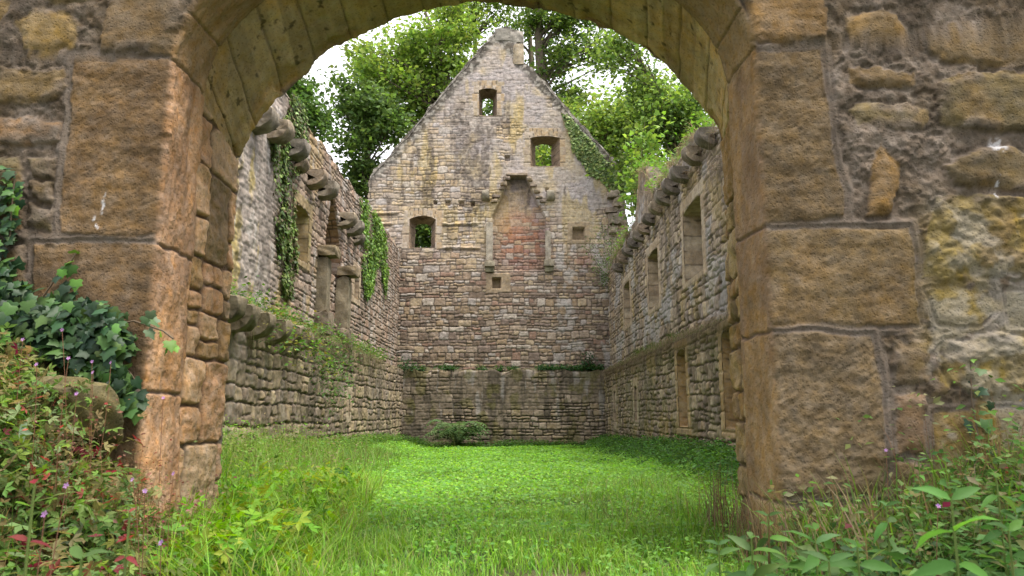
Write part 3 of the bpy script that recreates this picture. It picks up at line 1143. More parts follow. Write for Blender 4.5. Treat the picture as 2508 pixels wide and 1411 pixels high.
WOOD = [(.42, .28, .13), (.37, .24, .11), (.45, .31, .16), (.36, .26, .14)]
PALE = [(.42, .34, .24), (.38, .29, .19), (.36, .27, .18)]
right_open = [
    op2(XR_UP, 1681, 1717, 478, 665, 1, arc=.06, frame=PALE),
    op2(XR_UP, 1590, 1612, 606, 745, 1, arc=.05, frame=PALE),
    op2(XR_UP, 1528, 1543, 687, 790, 1, arc=.04, frame=PALE),
    op2(XR_LO, 1763, 1802, 815, 1052, 0, arc=.14, frame=WOOD),
    op2(XR_LO, 1653, 1680, 862, 1046, 0, arc=.10, frame=WOOD),
    op2(XR_LO, 1547, 1560, 948, 1032, 0, arc=.04, frame=PALE, spl=.02),
    op2(XR_LO, 1498, 1508, 960, 1042, 0, arc=.03, frame=PALE, spl=.02),
]
right_wall = side_wall('roofless_side_wall', 'ruined right-hand wall with slit windows, a long row of round corbels and a grassy ledge', -1,
                       XR_LO, XR_UP, LEDGE_R, top_right, right_open, right_colour, 501)
left_open = [
    op2(XL_UP, 748, 724, 500, 628, 1, arc=.05, frame=[(.30, .24, .10), (.27, .2, .1)]),
    op2(XL_UP, 878, 868, 660, 730, 1, frame=PALE, spl=.02),
    op2(XL_LO, 866, 853, 965, 1020, 0, frame=PALE, spl=.02),
]


def lp(px, py):
    a = atx(px, py, XL_UP)
    return (a[1], a[2])


left_niche = [dict(poly=[lp(792, 645), lp(797, 590), lp(812, 490), lp(820, 490), lp(832, 560), lp(836, 680)], depth=.5, tint=(1.0, .78, .58)),
              dict(poly=[lp(800, 645), lp(838, 675), lp(838, 800), lp(800, 778)], depth=.1, tint=(.95, .92, .9)),
              dict(poly=[lp(583, 418), lp(592, 412), lp(592, 440), lp(583, 440)], depth=.2)]
left_wall = side_wall('roofless_side_wall', 'ruined left-hand wall with hanging ivy, broken fireplace pillars and corbels in two rows', 1,
                      XL_LO, XL_UP, LEDGE_L, top_left, left_open, left_colour, 601, niches=left_niche)

# corbels
GREYB = [(.20, .17, .13), (.23, .185, .13), (.18, .155, .125), (.25, .19, .135)]
for i, (px, py, sc) in enumerate([(646, 270, 1), (686, 300, 1), (728, 345, 1), (778, 420, .95), (804, 448, 1), (853, 524, .95), (870, 542, 1), (747, 392, .6), (884, 575, .7)]):
    p = atx(px, py, XL_UP + .18)
    corbel(left_wall, (XL_UP, p[1], p[2]), 1, (.42 * sc, .40 * sc, .40), GREYB[i % 4], 700 + i)
for i, (px, py, sc) in enumerate([(566, 726, 1), (600, 748, 1), (642, 768, 1), (684, 784, 1), (722, 798, .9), (749, 816, .85)]):
    p = atx(px, py, XL_LO + .2)
    corbel(left_wall, (XL_LO, p[1], p[2]), 1, (.40 * sc, .42 * sc, .34), c3(.17, .14, .09) * (.9 + .05 * i), 720 + i)
for i, (px, py) in enumerate([(1727, 318), (1693, 362), (1662, 410), (1640, 442), (1621, 470), (1603, 497), (1587, 524), (1573, 548), (1560, 567), (1548, 585), (1535, 605), (1523, 624), (1511, 646)]):
    p = atx(px, py, XR_UP - .18)
    corbel(right_wall, (XR_UP, p[1], p[2]), -1, (.36, .34, .31) if i < 5 else (.33, .31, .27), GREYB[i % 4] if i % 3 else (.16, .135, .11), 740 + i)


# fireplace pillars on the left wall
def lw(px, py, off):
    a = atx(px, py, XL_UP + off)
    return a


for i, (pt, pb, cap) in enumerate((((796, 632), (791, 768), (803, 616)), ((848, 680), (843, 806), (853, 663)))):
    acc = Acc()
    a, b = lw(*pt, .14), lw(*pb, .14)
    nseg = 1
    rough_block(acc, ((XL_UP + .09), (a[1] + b[1]) / 2, (a[2] + b[2]) / 2), (.34, .40, a[2] - b[2]), 800 + i, (.20, .165, .11), n=12, amp=.03)
    acc.build('pillar', M_CORB, left_wall)
    acc = Acc()
    c = lw(*cap, .2)
    rough_block(acc, (XL_UP + .20, a[1], a[2] + .14), (.50, .52, .24), 810 + i, (.22, .17, .105), n=12, amp=.03)
    acc.build('capital', M_CORB, left_wall)
    acc = Acc()
    rough_block(acc, (XL_UP + .12, b[1], b[2] - .25), (.44, .62, .5), 820 + i, (.20, .16, .115), n=12, amp=.03)
    acc.build('pillar_base', M_CORB, left_wall)

def hood_cheek():
    edge = np.array([lp(a, b) for a, b in ((817, 486), (824, 530), (832, 577), (836, 640), (838, 682))])
    t = np.linspace(0, 1, 90)
    e = np.stack([np.interp(t, np.linspace(0, 1, len(edge)), edge[:, k]) for k in (0, 1)], -1)
    d = np.linspace(.02, .55, 26)
    Yc = e[:, 0][:, None] + 0 * d[None, :] - .03
    Zc = e[:, 1][:, None] + 0 * d[None, :]
    Xc = XL_UP - d[None, :] + 0 * Zc
    m, r1, r2, r3, r4, cx, cy, dd = rubble(Xc, Zc, 871, (.14, .2), (.3, .6), .008, .02, .02, .2, .01, .008)
    cc = mix(c3(.13, .09, .06), pal(r1, [(.40, .25, .14), (.34, .21, .12), (.44, .30, .18), (.30, .20, .13)]), m)
    P = np.stack([Xc, Yc - .02 * m * (.5 + r2), Zc], -1)
    mesh_obj('hood_cheek', P.reshape(-1, 3), grid_faces(90, 26), cc.reshape(-1, 3), M_WALL, left_wall)


hood_cheek()

# ------------------------------------------------------------------ gable wall
YG0, YG1 = 29.0, 29.3           # lower face, upper face


def gp(px, py, Y=YG1):
    a = at(px, py, Y)
    return a[0], a[2]


def build_gable():
    root = empty('gable_wall', (-.5, YG0, 0))
    tag(root, 'tall ruined gable wall at the far end with pointed top and three windows', 'gable wall', kind='thing')
    zled = gp(1200, 908, YG0)[1]
    outl = [gp(*p) for p in ((895, 1100), (905, 560), (900, 500), (905, 428), (940, 395), (1215, 72), (1240, 66), (1278, 78), (1284, 150), (1340, 205), (1420, 300), (1500, 385), (1528, 430), (1534, 520), (1560, 700), (1570, 1100))]
    wins = [  # front rect px (x0,x1,ytop,ybot), back rect px, arc
        ((1003, 1066, 537, 608), (1017, 1056, 556, 607), .14),
        ((1173, 1217, 221, 284), (1181, 1207, 246, 283), .08),
        ((1299, 1372, 338, 408), (1311, 1351, 358, 407), .08),
    ]
    W = []
    for fr, bk, arc in wins:
        x0, z1 = gp(fr[0], fr[2])
        x1, z0 = gp(fr[1], fr[3])
        bx0, bz1 = gp(bk[0], bk[2], YG1 + .95)
        bx1, bz0 = gp(bk[1], bk[3], YG1 + .95)
        W.append(((x0, x1, z0, z1), (bx0, bx1, bz0, bz1), arc))
    xs = lines(-6.2, 5.2, .03, *[q for w_ in W for q in w_[0][:2]])
    zu = lines(zled + .03, gp(1240, 60)[1], .03, *[q for w_ in W for q in w_[0][2:]])
    X, Z = np.meshgrid(xs, zu, indexing='ij')
    pxs, pys = proj(np.stack([X, np.full(X.shape, YG1), Z], -1).reshape(-1, 3))
    px, py = pxs.reshape(X.shape), pys.reshape(X.shape)
    # masonry
    m, r1, r2, r3, r4, cx, cy, d = rubble(X, Z, 901, (.20, .36), (.18, .58), .005, .020, .035, .70, .036, .018)
    h = m * (.024 + .03 * r2) + cx * (r3 - .5) * .08 + .012 * fbm(X * 5, Z * 5, 902, 4) + .008 * fbm(X * 14, Z * 14, 903, 3) - .03
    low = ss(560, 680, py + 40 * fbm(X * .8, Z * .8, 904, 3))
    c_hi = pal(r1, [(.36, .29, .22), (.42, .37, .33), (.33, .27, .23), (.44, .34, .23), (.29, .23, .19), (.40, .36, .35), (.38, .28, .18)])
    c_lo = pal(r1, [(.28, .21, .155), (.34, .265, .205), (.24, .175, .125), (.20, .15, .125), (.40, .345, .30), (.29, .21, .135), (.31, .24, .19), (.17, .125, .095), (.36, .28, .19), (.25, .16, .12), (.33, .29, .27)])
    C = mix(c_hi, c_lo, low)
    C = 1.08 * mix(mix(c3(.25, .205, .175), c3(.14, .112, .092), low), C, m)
    # remains of plaster on the gable
    pl = ss(.0, .45, fbm(X * .55, Z * .55, 905, 4) + .42 + .3 * ss(1060, 1180, px) * ss(470, 380, py)) * ss(640, 520, py + 30 * fbm(X, Z, 906, 3))
    pl = pl * (1 - .75 * ss(1180, 1040, px) * ss(230, 330, py))
    h = h * (1 - pl * .72) + (.012 + .012 * fbm(X * 4, Z * 5, 907, 5, .65)) * pl
    ck = np.abs(fbm(X * 2.4 + .4 * fbm(X * 5, Z * 5, 9071, 2), Z * 5.0, 9072, 3))
    ckm = ss(.05, .0, ck) * pl
    h = h - ckm * .02
    pc = mix(c3(.37, .32, .295), c3(.43, .345, .225), ss(-.2, .5, fbm(X * .9, Z * .5, 908, 4)))
    pc = mix(pc, c3(.36, .32, .33), ss(.0, .5, fbm(X * 1.1 + 4, Z * .8, 909, 3)))
    pc = pc * (1 + .16 * fbm(X * 7, Z * 9, 9073, 4))[..., None]
    C = mix(C, pc, pl * .80)
    C = mix(C, c3(.15, .12, .10), ckm * .6)
    # yellow bands, dark water runs on the left half
    ye = ss(.15, .5, fbm(X * 1.4, Z * .45, 910, 4)) * ss(700, 500, py)
    C = mix(C, c3(.42, .31, .10), ye * .5)
    dk = ss(.0, .5, fbm(X * 3.4, Z * .5, 911, 4) + .22 - .5 * np.abs(px - 1130) / 160) * ss(180, 330, py) * ss(640, 500, py)
    dk = np.clip(dk * (.5 + ss(-.2, .4, fbm(X * 9, Z * 7, 912, 3))), 0, 1)
    C = mix(C, c3(.105, .085, .075), dk * .75)
    dk2 = ss(.25, .6, fbm(X * 3, Z * .6, 913, 4)) * ss(300, 600, py)
    C = mix(C, c3(.12, .098, .08), dk2 * .25)
    lb = ss(.2, .6, fbm(X * 2.2, Z * 1.5, 914, 4) - .9 + ss(1300, 1380, px) * ss(500, 640, py) * .9)
    C = mix(C, c3(.40, .38, .37), lb * .6)
    rs = ss(1.0, .4, np.hypot((px - 1280) / 90, (py - 590) / 105)) + .8 * ss(1.0, .4, np.hypot((px - 1430) / 35, (py - 635) / 30))
    C = mix(C, C * c3(.80, .56, .54), np.clip(rs, 0, 1) * ss(.15, .45, r4))
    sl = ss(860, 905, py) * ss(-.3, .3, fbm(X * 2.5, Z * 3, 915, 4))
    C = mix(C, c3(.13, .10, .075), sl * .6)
    # raking band of dark weathered copings along both slopes
    def slope_d(a, b):
        (ax, az), (bx, bz) = gp(*a), gp(*b)
        ex, ez = bx - ax, bz - az
        L = math.hypot(ex, ez)
        return ((X - ax) * ez - (Z - az) * ex) / L
    dL = slope_d((905, 428), (1215, 72))
    dR = -slope_d((1528, 430), (1284, 155))
    for dd_, wid in ((dL, .62), (dR, .40)):
        bnd = ss(wid, wid * .5, dd_ + .10 * fbm(X * 2.5, Z * 2.5, 916, 4)) * ss(490, 420, py)
        C = mix(C, mix(c3(.085, .075, .065), c3(.30, .275, .25), ss(-.05, .35, fbm(X * 7, Z * 7, 917, 4))), bnd * .9)
        h = h * (1 - .5 * bnd) + bnd * .02 * fbm(X * 5, Z * 5, 918, 4)
    # fireplace recess: hooded outline
    hood = poly_sdf(px, py, [(1203, 662), (1206, 530), (1226, 486), (1246, 432), (1288, 432), (1312, 486), (1336, 532), (1338, 662)])
    hm = ss(-.8, 1.2, hood)
    dpth = .20 * ss(600, 470, py) + .14
    h = h - hm * dpth
    C = mix(C, C * c3(.86, .80, .78), hm)
    hood_top_dark = hm * ss(475, 440, py + 15 * fbm(X * 3, Z * 3, 919, 3))  # colour darkens towards the top of the recess
    C = mix(C, c3(.09, .075, .07), hood_top_dark * .7)
    # put-log holes and string courses
    for (qx, qy, s_) in ((1097, 497, 6), (1130, 499, 6), (1158, 500, 5), (1066, 496, 4), (1340, 205 + 260, 4), (1243, 387, 6)):
        hh = ss(-1.5, 1.5, s_ - np.maximum(np.abs(px - qx), np.abs(py - qy)))
        h = h - hh * .22
    for (x0, x1, y_) in ((1080, 1170, 549), (1075, 1175, 608), (905, 960, 548), (915, 975, 522)):
        e = np.abs(py - y_ - 2 * fbm(X * 3, Z, 920, 3))
        k = ss(5, 1, e) * ss(x0 - 4, x0 + 4, px) * ss(x1 + 4, x1 - 4, px)
        h = h + k * .05
        k2 = ss(4, 1, np.abs(py - y_ - 5)) * ss(x0 - 4, x0 + 4, px) * ss(x1 + 4, x1 - 4, px)
        h = h - k2 * .05
        C = mix(C, c3(.10, .08, .07), k2 * .5)
    # sharp dressed quoins left and right corners, and at window sides
    for (x0, x1, z0, z1), bk, arc in W:
        dq = rect_sdf(X, Z, (x0, x1, z0, z1 + arc))
        fr = (dq < .001) & (dq > -.20 - .12 * h2(np.floor(Z / .34), np.floor(X * .5), 931))
        ab = (Z > z1) & (X > x0 - .05) & (X < x1 + .05) & (Z < z1 + .45)
        vo = np.abs(((X - (x0 + x1) / 2) / .16 * (1 - .25 * (Z - z1))) % 1 - .5) * 2
        jn = np.where(ab, ss(.85, .97, vo), ss(.92, .99, np.abs((Z / .34) % 1 - .5) * 2))
        sel = (fr & (Z > z0 - .02)) | ab
        h = np.where(sel, .012 - .03 * jn + .006 * fbm(X * 9, Z * 9, 932, 3), h)
        fcol = pal(h2(np.floor(Z / .34) + np.floor(X / .2), np.floor(X * .5), 933), [(.36, .29, .21), (.40, .33, .27), (.33, .26, .20), (.38, .28, .18)])
        C = np.where(sel[..., None], mix(fcol, c3(.16, .13, .10), jn), C)
    for z_a, s_ in ((gp(1403, 545), 1),):
        pass
    # niches with frames
    niches = [((1403, 1431, 557, 587), (1390, 1444, 545, 597)), ((1206, 1226, 681, 706), (1190, 1250, 670, 716))]
    nv = []
    for (a0, a1, b0, b1), fr in niches:
        f_ = np.minimum(np.minimum(px - fr[0], fr[1] - px), np.minimum(py - fr[2], fr[3] - py))
        fm = ss(-.7, .7, f_)
        h = h * (1 - fm) + fm * .025
        C = mix(C, np.array(c3(.29, .22, .145)) * (1 + .2 * fbm(X * 6, Z * 6, 921, 3))[..., None], fm)
        hh = ss(-.7, .7, np.minimum(np.minimum(px - a0, a1 - px), np.minimum(py - b0, b1 - py)))
        h = h - hh * .35
    C = C * c3(1.0, .985, .935)
    Yg = YG1 - h
    for i, ((x0, x1, z0, z1), bk, arc) in enumerate(W):
        s = np.clip((X - x0) / (x1 - x0), 0, 1)
        Z = Z + arc * (1 - (2 * s - 1) ** 2) * np.exp(-((Z - z1) / .15) ** 2)
    sd_out = poly_sdf(X, Z, outl) + .05 * fbm(X * 3, Z * 3, 922, 3)
    cen = (sd_out[:-1, :-1] + sd_out[1:, 1:]) / 2
    xc = (X[:-1, :-1] + X[1:, 1:]) / 2
    zc = (Z[:-1, :-1] + Z[1:, 1:]) / 2
    mk = cen > 0
    for (x0, x1, z0, z1), bk, arc in W:
        s = np.clip((xc - x0) / (x1 - x0), 0, 1)
        mk &= ~((xc > x0) & (xc < x1) & (zc > z0) & (zc < z1 + arc * (1 - (2 * s - 1) ** 2)))
    P = np.stack([X, Yg, Z], -1)
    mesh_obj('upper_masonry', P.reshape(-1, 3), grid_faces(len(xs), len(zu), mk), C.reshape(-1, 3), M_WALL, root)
    # rear skin
    xs2 = lines(-6.2, 5.2, .10, *[q for w_ in W for q in w_[1][:2]])
    zs2 = lines(-.5, gp(1240, 60)[1], .10, *[q for w_ in W for q in w_[1][2:]])
    X2, Z2 = np.meshgrid(xs2, zs2, indexing='ij')
    xc, zc = (X2[:-1, :-1] + X2[1:, 1:]) / 2, (Z2[:-1, :-1] + Z2[1:, 1:]) / 2
    mk = poly_sdf(xc, zc, outl) > .02
    for fr, (x0, x1, z0, z1), arc in W:
        mk &= ~((xc > x0) & (xc < x1) & (zc > z0) & (zc < z1 + arc))
    mesh_obj('rear_masonry', np.stack([X2, np.full(X2.shape, YG1 + .95), Z2], -1).reshape(-1, 3), grid_faces(len(xs2), len(zs2), mk)[:, ::-1], np.tile(c3(.25, .2, .16), (X2.size, 1)), M_WALL, root)
    for i, ((x0, x1, z0, z1), (bx0, bx1, bz0, bz1), arc) in enumerate(W):
        tunnel('window_opening', (x0, x1, z0, z1, YG1 - .012), (bx0, bx1, bz0, bz1, YG1 + .95), 'y', root, [(.25, .18, .12), (.29, .21, .14), (.22, .165, .12)], 940 + i, arc=arc)
    # coping strips on the outline (thickness of the gable)
    acc = Acc()
    for sl_i, (i0, i1) in enumerate(((1, 6), (9, 14))):
        acc = Acc()
        pts = np.array([(x, z) for x, z in outl[i0:i1]])
        seg = []
        for a, b in zip(pts[:-1], pts[1:]):
            k = max(2, int(np.linalg.norm(b - a) / .08))
            seg.append(a + (b - a) * np.linspace(0, 1, k, endpoint=False)[:, None])
        seg.append(pts[-1:])
        pl_ = np.concatenate(seg)
        tg = np.gradient(pl_, axis=0)
        nn = np.stack([-tg[:, 1], tg[:, 0]], -1)
        nn /= np.linalg.norm(nn, axis=1, keepdims=True) + 1e-9
        k = 16
        rows = []
        sarc = np.arange(len(pl_)) * .08 + 30 * sl_i
        for j, t in enumerate(np.linspace(0, 1, k)):
            off = -.10 + .12 * max(math.sin(math.pi * t), 0) ** .35
            nz = .05 * fbm(sarc * 2.5, sarc * 0 + t * 3, 950, 4) + .03 * (h2(np.floor(sarc / .45), np.floor(sarc * 0), 952) - .5)
            q = pl_ + nn * (off + nz)[:, None]
            rows.append(np.stack([q[:, 0], np.full(len(q), YG1 - .035 + 1.0 * t), q[:, 1]], -1))
        V = np.stack(rows)
        cc = mix(c3(.115, .10, .088), c3(.26, .24, .22), ss(-.1, .5, fbm(V[..., 0] * 5, V[..., 2] * 5 + V[..., 1] * 3, 951, 4)))
        acc.add(V.reshape(-1, 3), grid_faces(k, len(pl_)), None, cc.reshape(-1, 3))
        acc.build('verge_coping', M_WALL, root)
    for i, (x0, x1, y0, y1) in enumerate(((1212, 1256, 70, 100), (1250, 1282, 76, 104), (1256, 1283, 108, 158))):
        a, b = gp(x0, y0), gp(x1, y1)
        acc = Acc()
        rough_block(acc, ((a[0] + b[0]) / 2, YG1 + .44, (a[1] + b[1]) / 2), (b[0] - a[0], .96, a[1] - b[1]), 1020 + i, [(.22, .20, .17), (.30, .27, .23), (.36, .29, .20)][i], n=8, amp=.03)
        acc.build('cap_stone', M_CORB, root)
    # ---------- lower storey with ledge
    zl = lines(-.6, zled - .06, .03)
    xs3 = np.arange(XL_LO - .3, XR_LO + .3, .03)
    xx = [YG0] * len(zl)
    zz = list(zl)
    for t in (.35, .7, 1):
        a = t * math.pi / 2
        xx.append(YG0 + .06 * (1 - math.cos(a)))
        zz.append(zled - .06 + .06 * math.sin(a))
    for t in np.linspace(.2, 1.3, 8):
        xx.append(YG0 + .06 + .24 * t)
        zz.append(zled + .05 * t)
    A, V_ = np.meshgrid(xs3, np.arange(len(xx)), indexing='ij')
    Yb = np.array(xx)[V_]
    Zb = np.array(zz)[V_]
    m, r1, r2, r3, r4, cx, cy, d = rubble(A, Zb + Yb, 961, (.21, .36), (.22, .6), .006, .02, .035, .6, .022, .014)
    rend = ss(-.1, .4, fbm(A * .6, Zb * .8, 962, 3) + .35 * ss(.8, 1.8, Zb) - .12)
    h = (m * (.05 + .03 * r2) - .03) * (1 - .75 * rend) + .012 * fbm(A * 5, Zb * 5, 963, 4) + .008 * fbm(A * 14, Zb * 14, 964, 3)
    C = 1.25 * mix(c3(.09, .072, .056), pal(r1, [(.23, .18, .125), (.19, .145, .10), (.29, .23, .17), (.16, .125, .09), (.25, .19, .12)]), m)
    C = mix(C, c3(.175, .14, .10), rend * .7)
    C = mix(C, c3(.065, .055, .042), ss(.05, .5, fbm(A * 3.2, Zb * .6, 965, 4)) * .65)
    C = mix(C, c3(.33, .31, .29), ss(.3, .6, fbm(A * 4.2, Zb * .7, 966, 4)) * .5 * ss(.5, 1.5, Zb))
    C = mix(C, c3(.12, .11, .03), ss(.1, .5, fbm(A * 2.2, Zb * 1.8, 967, 4)) * .6)
    topm = V_ >= len(zl) + 2
    C = np.where(topm[..., None], c3(.09, .08, .04), C)
    P = np.stack([A, Yb - h * ~topm, Zb + topm * (.09 * fbm(A * 2.2, Yb * 3, 968, 4)) + ss(zled - .25, zled - .05, Zb) * ~topm * .09 * fbm(A * 2.2, A * 0, 968, 4)], -1)
    mesh_obj('lower_masonry', P.reshape(-1, 3), grid_faces(len(xs3), len(xx)), C.reshape(-1, 3), M_WALL, root)
    # ---------- fireplace pillars, brackets, hood stones, corbels
    for i, (x0, x1, y0, y1, dz) in enumerate(((1191, 1207, 545, 641, 0), (1335, 1349, 566, 640, 0))):
        a, b = gp(x0, y0), gp(x1, y1)
        acc = Acc()
        rough_block(acc, ((a[0] + b[0]) / 2, YG1 - .02, (a[1] + b[1]) / 2), (b[0] - a[0], .30, a[1] - b[1]), 970 + i, (.30, .26, .20), n=9)
        acc.build('pillar', M_CORB, root)
    for i, (x0, x1, y0, y1) in enumerate(((1187, 1212, 641, 668), (1332, 1357, 637, 668))):
        a, b = gp(x0, y0), gp(x1, y1)
        acc = Acc()
        zc_ = (a[1] + b[1]) / 2
        rough_block(acc, ((a[0] + b[0]) / 2, YG1 - .08, zc_ + .10), (b[0] - a[0], .42, (a[1] - b[1]) * .5), 975 + i, (.28, .24, .17), n=9)
        rough_block(acc, ((a[0] + b[0]) / 2, YG1 - .02, zc_ - .12), ((b[0] - a[0]) * .85, .30, (a[1] - b[1]) * .45), 978 + i, (.20, .18, .11), n=9)
        acc.build('bracket', M_CORB, root)
    for i, (px_, py_, w_) in enumerate(((1190, 470, 19), (1348, 470, 19))):
        x, z = gp(px_, py_)
        corbel(root, (x, YG1, z), -1, (.34, .40, .31), (.29, .25, .19), 985 + i, 'y')
    for i, (px_, py_, w_, hh_) in enumerate(((1266, 429, 52, 6), (1240, 438, 17, 10), (1233, 452, 15, 9), (1228, 463, 13, 6), (1216, 482, 18, 6), (1211, 493, 14, 7), (1298, 440, 12, 7), (1306, 456, 17, 6), (1316, 471, 13, 6), (1321, 484, 16, 6), (1329, 494, 15, 7))):
        x, z = gp(px_, py_)
        acc = Acc()
        rough_block(acc, (x, YG1 - .02, z), (w_ * 29.3 / F, .26, hh_ * 29.3 / F), 990 + i, [(.27, .21, .15), (.23, .18, .14), (.3, .23, .15)][i % 3], n=7, amp=.05)
        acc.build('hood_stone', M_CORB, root)
    # broken quoin stack in the right corner
    for i, (px_, py_, w_, hh_) in enumerate(((1502, 480, 30, 17), (1510, 500, 20, 22), (1496, 519, 30, 12), (1506, 540, 32, 26), (1500, 566, 20, 18))):
        x, z = gp(px_, py_)
        acc = Acc()
        rough_block(acc, (x, YG1 - .12, z), (w_ * 29.3 / F, .45, hh_ * 29.3 / F), 1005 + i, [(.27, .22, .17), (.32, .26, .19), (.24, .19, .15)][i % 3], n=8, amp=.07)
        acc.build('quoin_stone', M_CORB, root)
    return root


gable = build_gable()

# ================================================================== vegetation
T_LEAF = (np.array([(0, 0, 0), (-.27, .42, .07), (0, 1, -.05), (.27, .42, .07)]), np.array([(0, 3, 2), (0, 2, 1)]))
# wider toothed-looking leaf with a droop: 3 cross rows
_a = [(0, 0, 0)]
for t_, w_ in ((.18, .20), (.42, .27), (.70, .18)):
    dz = -.35 * t_ * t_
    _a += [(-w_, t_, dz + .06), (0, t_ + .03, dz), (w_, t_, dz + .06)]
_a += [(0, 1, -.38)]
T_BROAD = (np.array(_a), np.array([(0, 2, 1), (0, 3, 2), (1, 2, 4), (2, 5, 4), (2, 3, 5), (3, 6, 5), (4, 5, 7), (5, 8, 7), (5, 6, 8), (6, 9, 8), (7, 8, 10), (8, 9, 10)]))
_o = [(0, .05), (.24, -.08), (.46, .04), (.38, .26), (.50, .46), (.27, .56), (0, 1.0), (-.27, .56), (-.50, .46), (-.38, .26), (-.46, .04), (-.24, -.08)]
T_IVY = (np.array([(0, .34, .05)] + [(x, y, -.10 * abs(x) - .10 * y * y) for x, y in _o]), np.array([(0, i + 1, (i + 1) % 12 + 1) for i in range(12)]))
# small cut leaf of three leaflets
_t = []
_tf = []
for k, an in enumerate((-62, 0, 62)):
    ca, sa_ = math.cos(R(an)), math.sin(R(an))
    b = len(_t)
    for (x, y, z) in ((0, .0, 0), (-.2, .45, .05), (-.10, .62, .02), (0, .85, -.06), (.12, .60, .02), (.2, .42, .05)):
        _t.append((x * ca + y * sa_, -x * sa_ + y * ca, z))
    _tf += [(b, b + 5, b + 4), (b, b + 4, b + 3), (b, b + 3, b + 2), (b, b + 2, b + 1)]
T_TRI = (np.array(_t), np.array(_tf))


def nrmz(v):
    return v / (np.linalg.norm(v, axis=-1, keepdims=True) + 1e-9)


def scatter(acc, T, pos, ydir, zdir, size, colr, wid=1.0):
    """place template T at pos; ydir = leaf axis, zdir = approx. face normal"""
    V, Fc = T
    n = len(pos)
    if n == 0:
        return
    y = nrmz(ydir)
    x = nrmz(np.cross(y, zdir))
    z = np.cross(x, y)
    size = np.broadcast_to(np.asarray(size, float), (n,))
    W = (x[:, None, :] * (V[None, :, 0:1] * wid) + y[:, None, :] * V[None, :, 1:2] + z[:, None, :] * V[None, :, 2:3]) * size[:, None, None] + pos[:, None, :]
    k = len(V)
    f = Fc[None] + (np.arange(n) * k)[:, None, None]
    acc.add(W.reshape(-1, 3), None, f.reshape(-1, 3), np.repeat(colr, k, axis=0))


def blades(acc, pos, hgt, wid, bend, yaw, colr, tipcol=None, lean=None):
    """curved grass blades, 7 verts"""
    n = len(pos)
    ts = np.array([0, .4, .75])
    d = np.stack([np.cos(yaw), np.sin(yaw), 0 * yaw], -1)
    sd_ = np.stack([-np.sin(yaw), np.cos(yaw), 0 * yaw], -1)
    rows = []
    for t in list(ts) + [1.0]:
        up = hgt * (t - .35 * bend * t * t)
        fo = hgt * bend * t * t * .9
        c = pos + d * fo[:, None]
        c[:, 2] += up
        ww = wid * (1 - t) ** .7 * .5 if t < 1 else 0 * wid
        if t < 1:
            rows.append(c - sd_ * ww[:, None])
            rows.append(c + sd_ * ww[:, None])
        else:
            rows.append(c)
    V = np.stack(rows, 1)
    b = (np.arange(n) * 7)[:, None]
    f4 = np.concatenate([b + np.array([[0, 1, 3, 2]]), b + np.array([[2, 3, 5, 4]])])
    f3 = b + np.array([[4, 5, 6]])
    cc = np.repeat(colr[:, None, :], 7, 1)
    acc.add(V.reshape(-1, 3), f4, f3, cc.reshape(-1, 3))


def tube(acc, pts, rad, col, k=6, seed=0, wob=.0):
    pts = np.asarray(pts, float)
    n = len(pts)
    rad = np.broadcast_to(np.asarray(rad, float), (n,))
    tg = nrmz(np.gradient(pts, axis=0))
    ref = np.where(np.abs(tg[:, 2:3]) > .9, np.array([[1., 0, 0]]), np.array([[0, 0, 1.]]))
    a = nrmz(np.cross(tg, ref))
    b = np.cross(tg, a)
    an = np.arange(k) / k * 2 * math.pi
    rr = rad[:, None] * (1 + wob * (h2(np.arange(n)[:, None], np.arange(k)[None, :], seed) - .5))
    V = pts[:, None, :] + (a[:, None, :] * np.cos(an)[None, :, None] + b[:, None, :] * np.sin(an)[None, :, None]) * rr[..., None]
    acc.add(V.reshape(-1, 3), grid_faces(n, k, wrap=True), None, np.array(col))


def curve(p0, p1, p2, n=8):
    t = np.linspace(0, 1, n)[:, None]
    return (1 - t) ** 2 * p0 + 2 * t * (1 - t) * p1 + t * t * p2


def rcol(n, cols, jit=.18):
    c = np.array(cols)[rng.integers(0, len(cols), n)]
    return c * (1 + jit * rng.normal(0, 1, (n, 1))).clip(.4, 1.8) * (1 + .06 * rng.normal(0, 1, (n, 3)))


def rdir(n, up=.0):
    v = rng.normal(0, 1, (n, 3))
    v = nrmz(v)
    v[:, 2] += up
    return nrmz(v)


def in_poly(poly, n):
    P = np.array(poly, float)
    lo, hi = P.min(0), P.max(0)
    out = []
    c = 0
    while c < n:
        q = lo + (hi - lo) * rng.random((n * 3, 2))
        q = q[poly_sdf(q[:, 0], q[:, 1], poly) > 0]
        out.append(q)
        c += len(q)
    return np.concatenate(out)[:n]


# ------------------------------------------------------------------ lawn
G_LAWN = [(.165, .35, .045), (.13, .29, .04), (.205, .40, .055), (.095, .22, .035), (.235, .40, .07), (.26, .29, .11)]


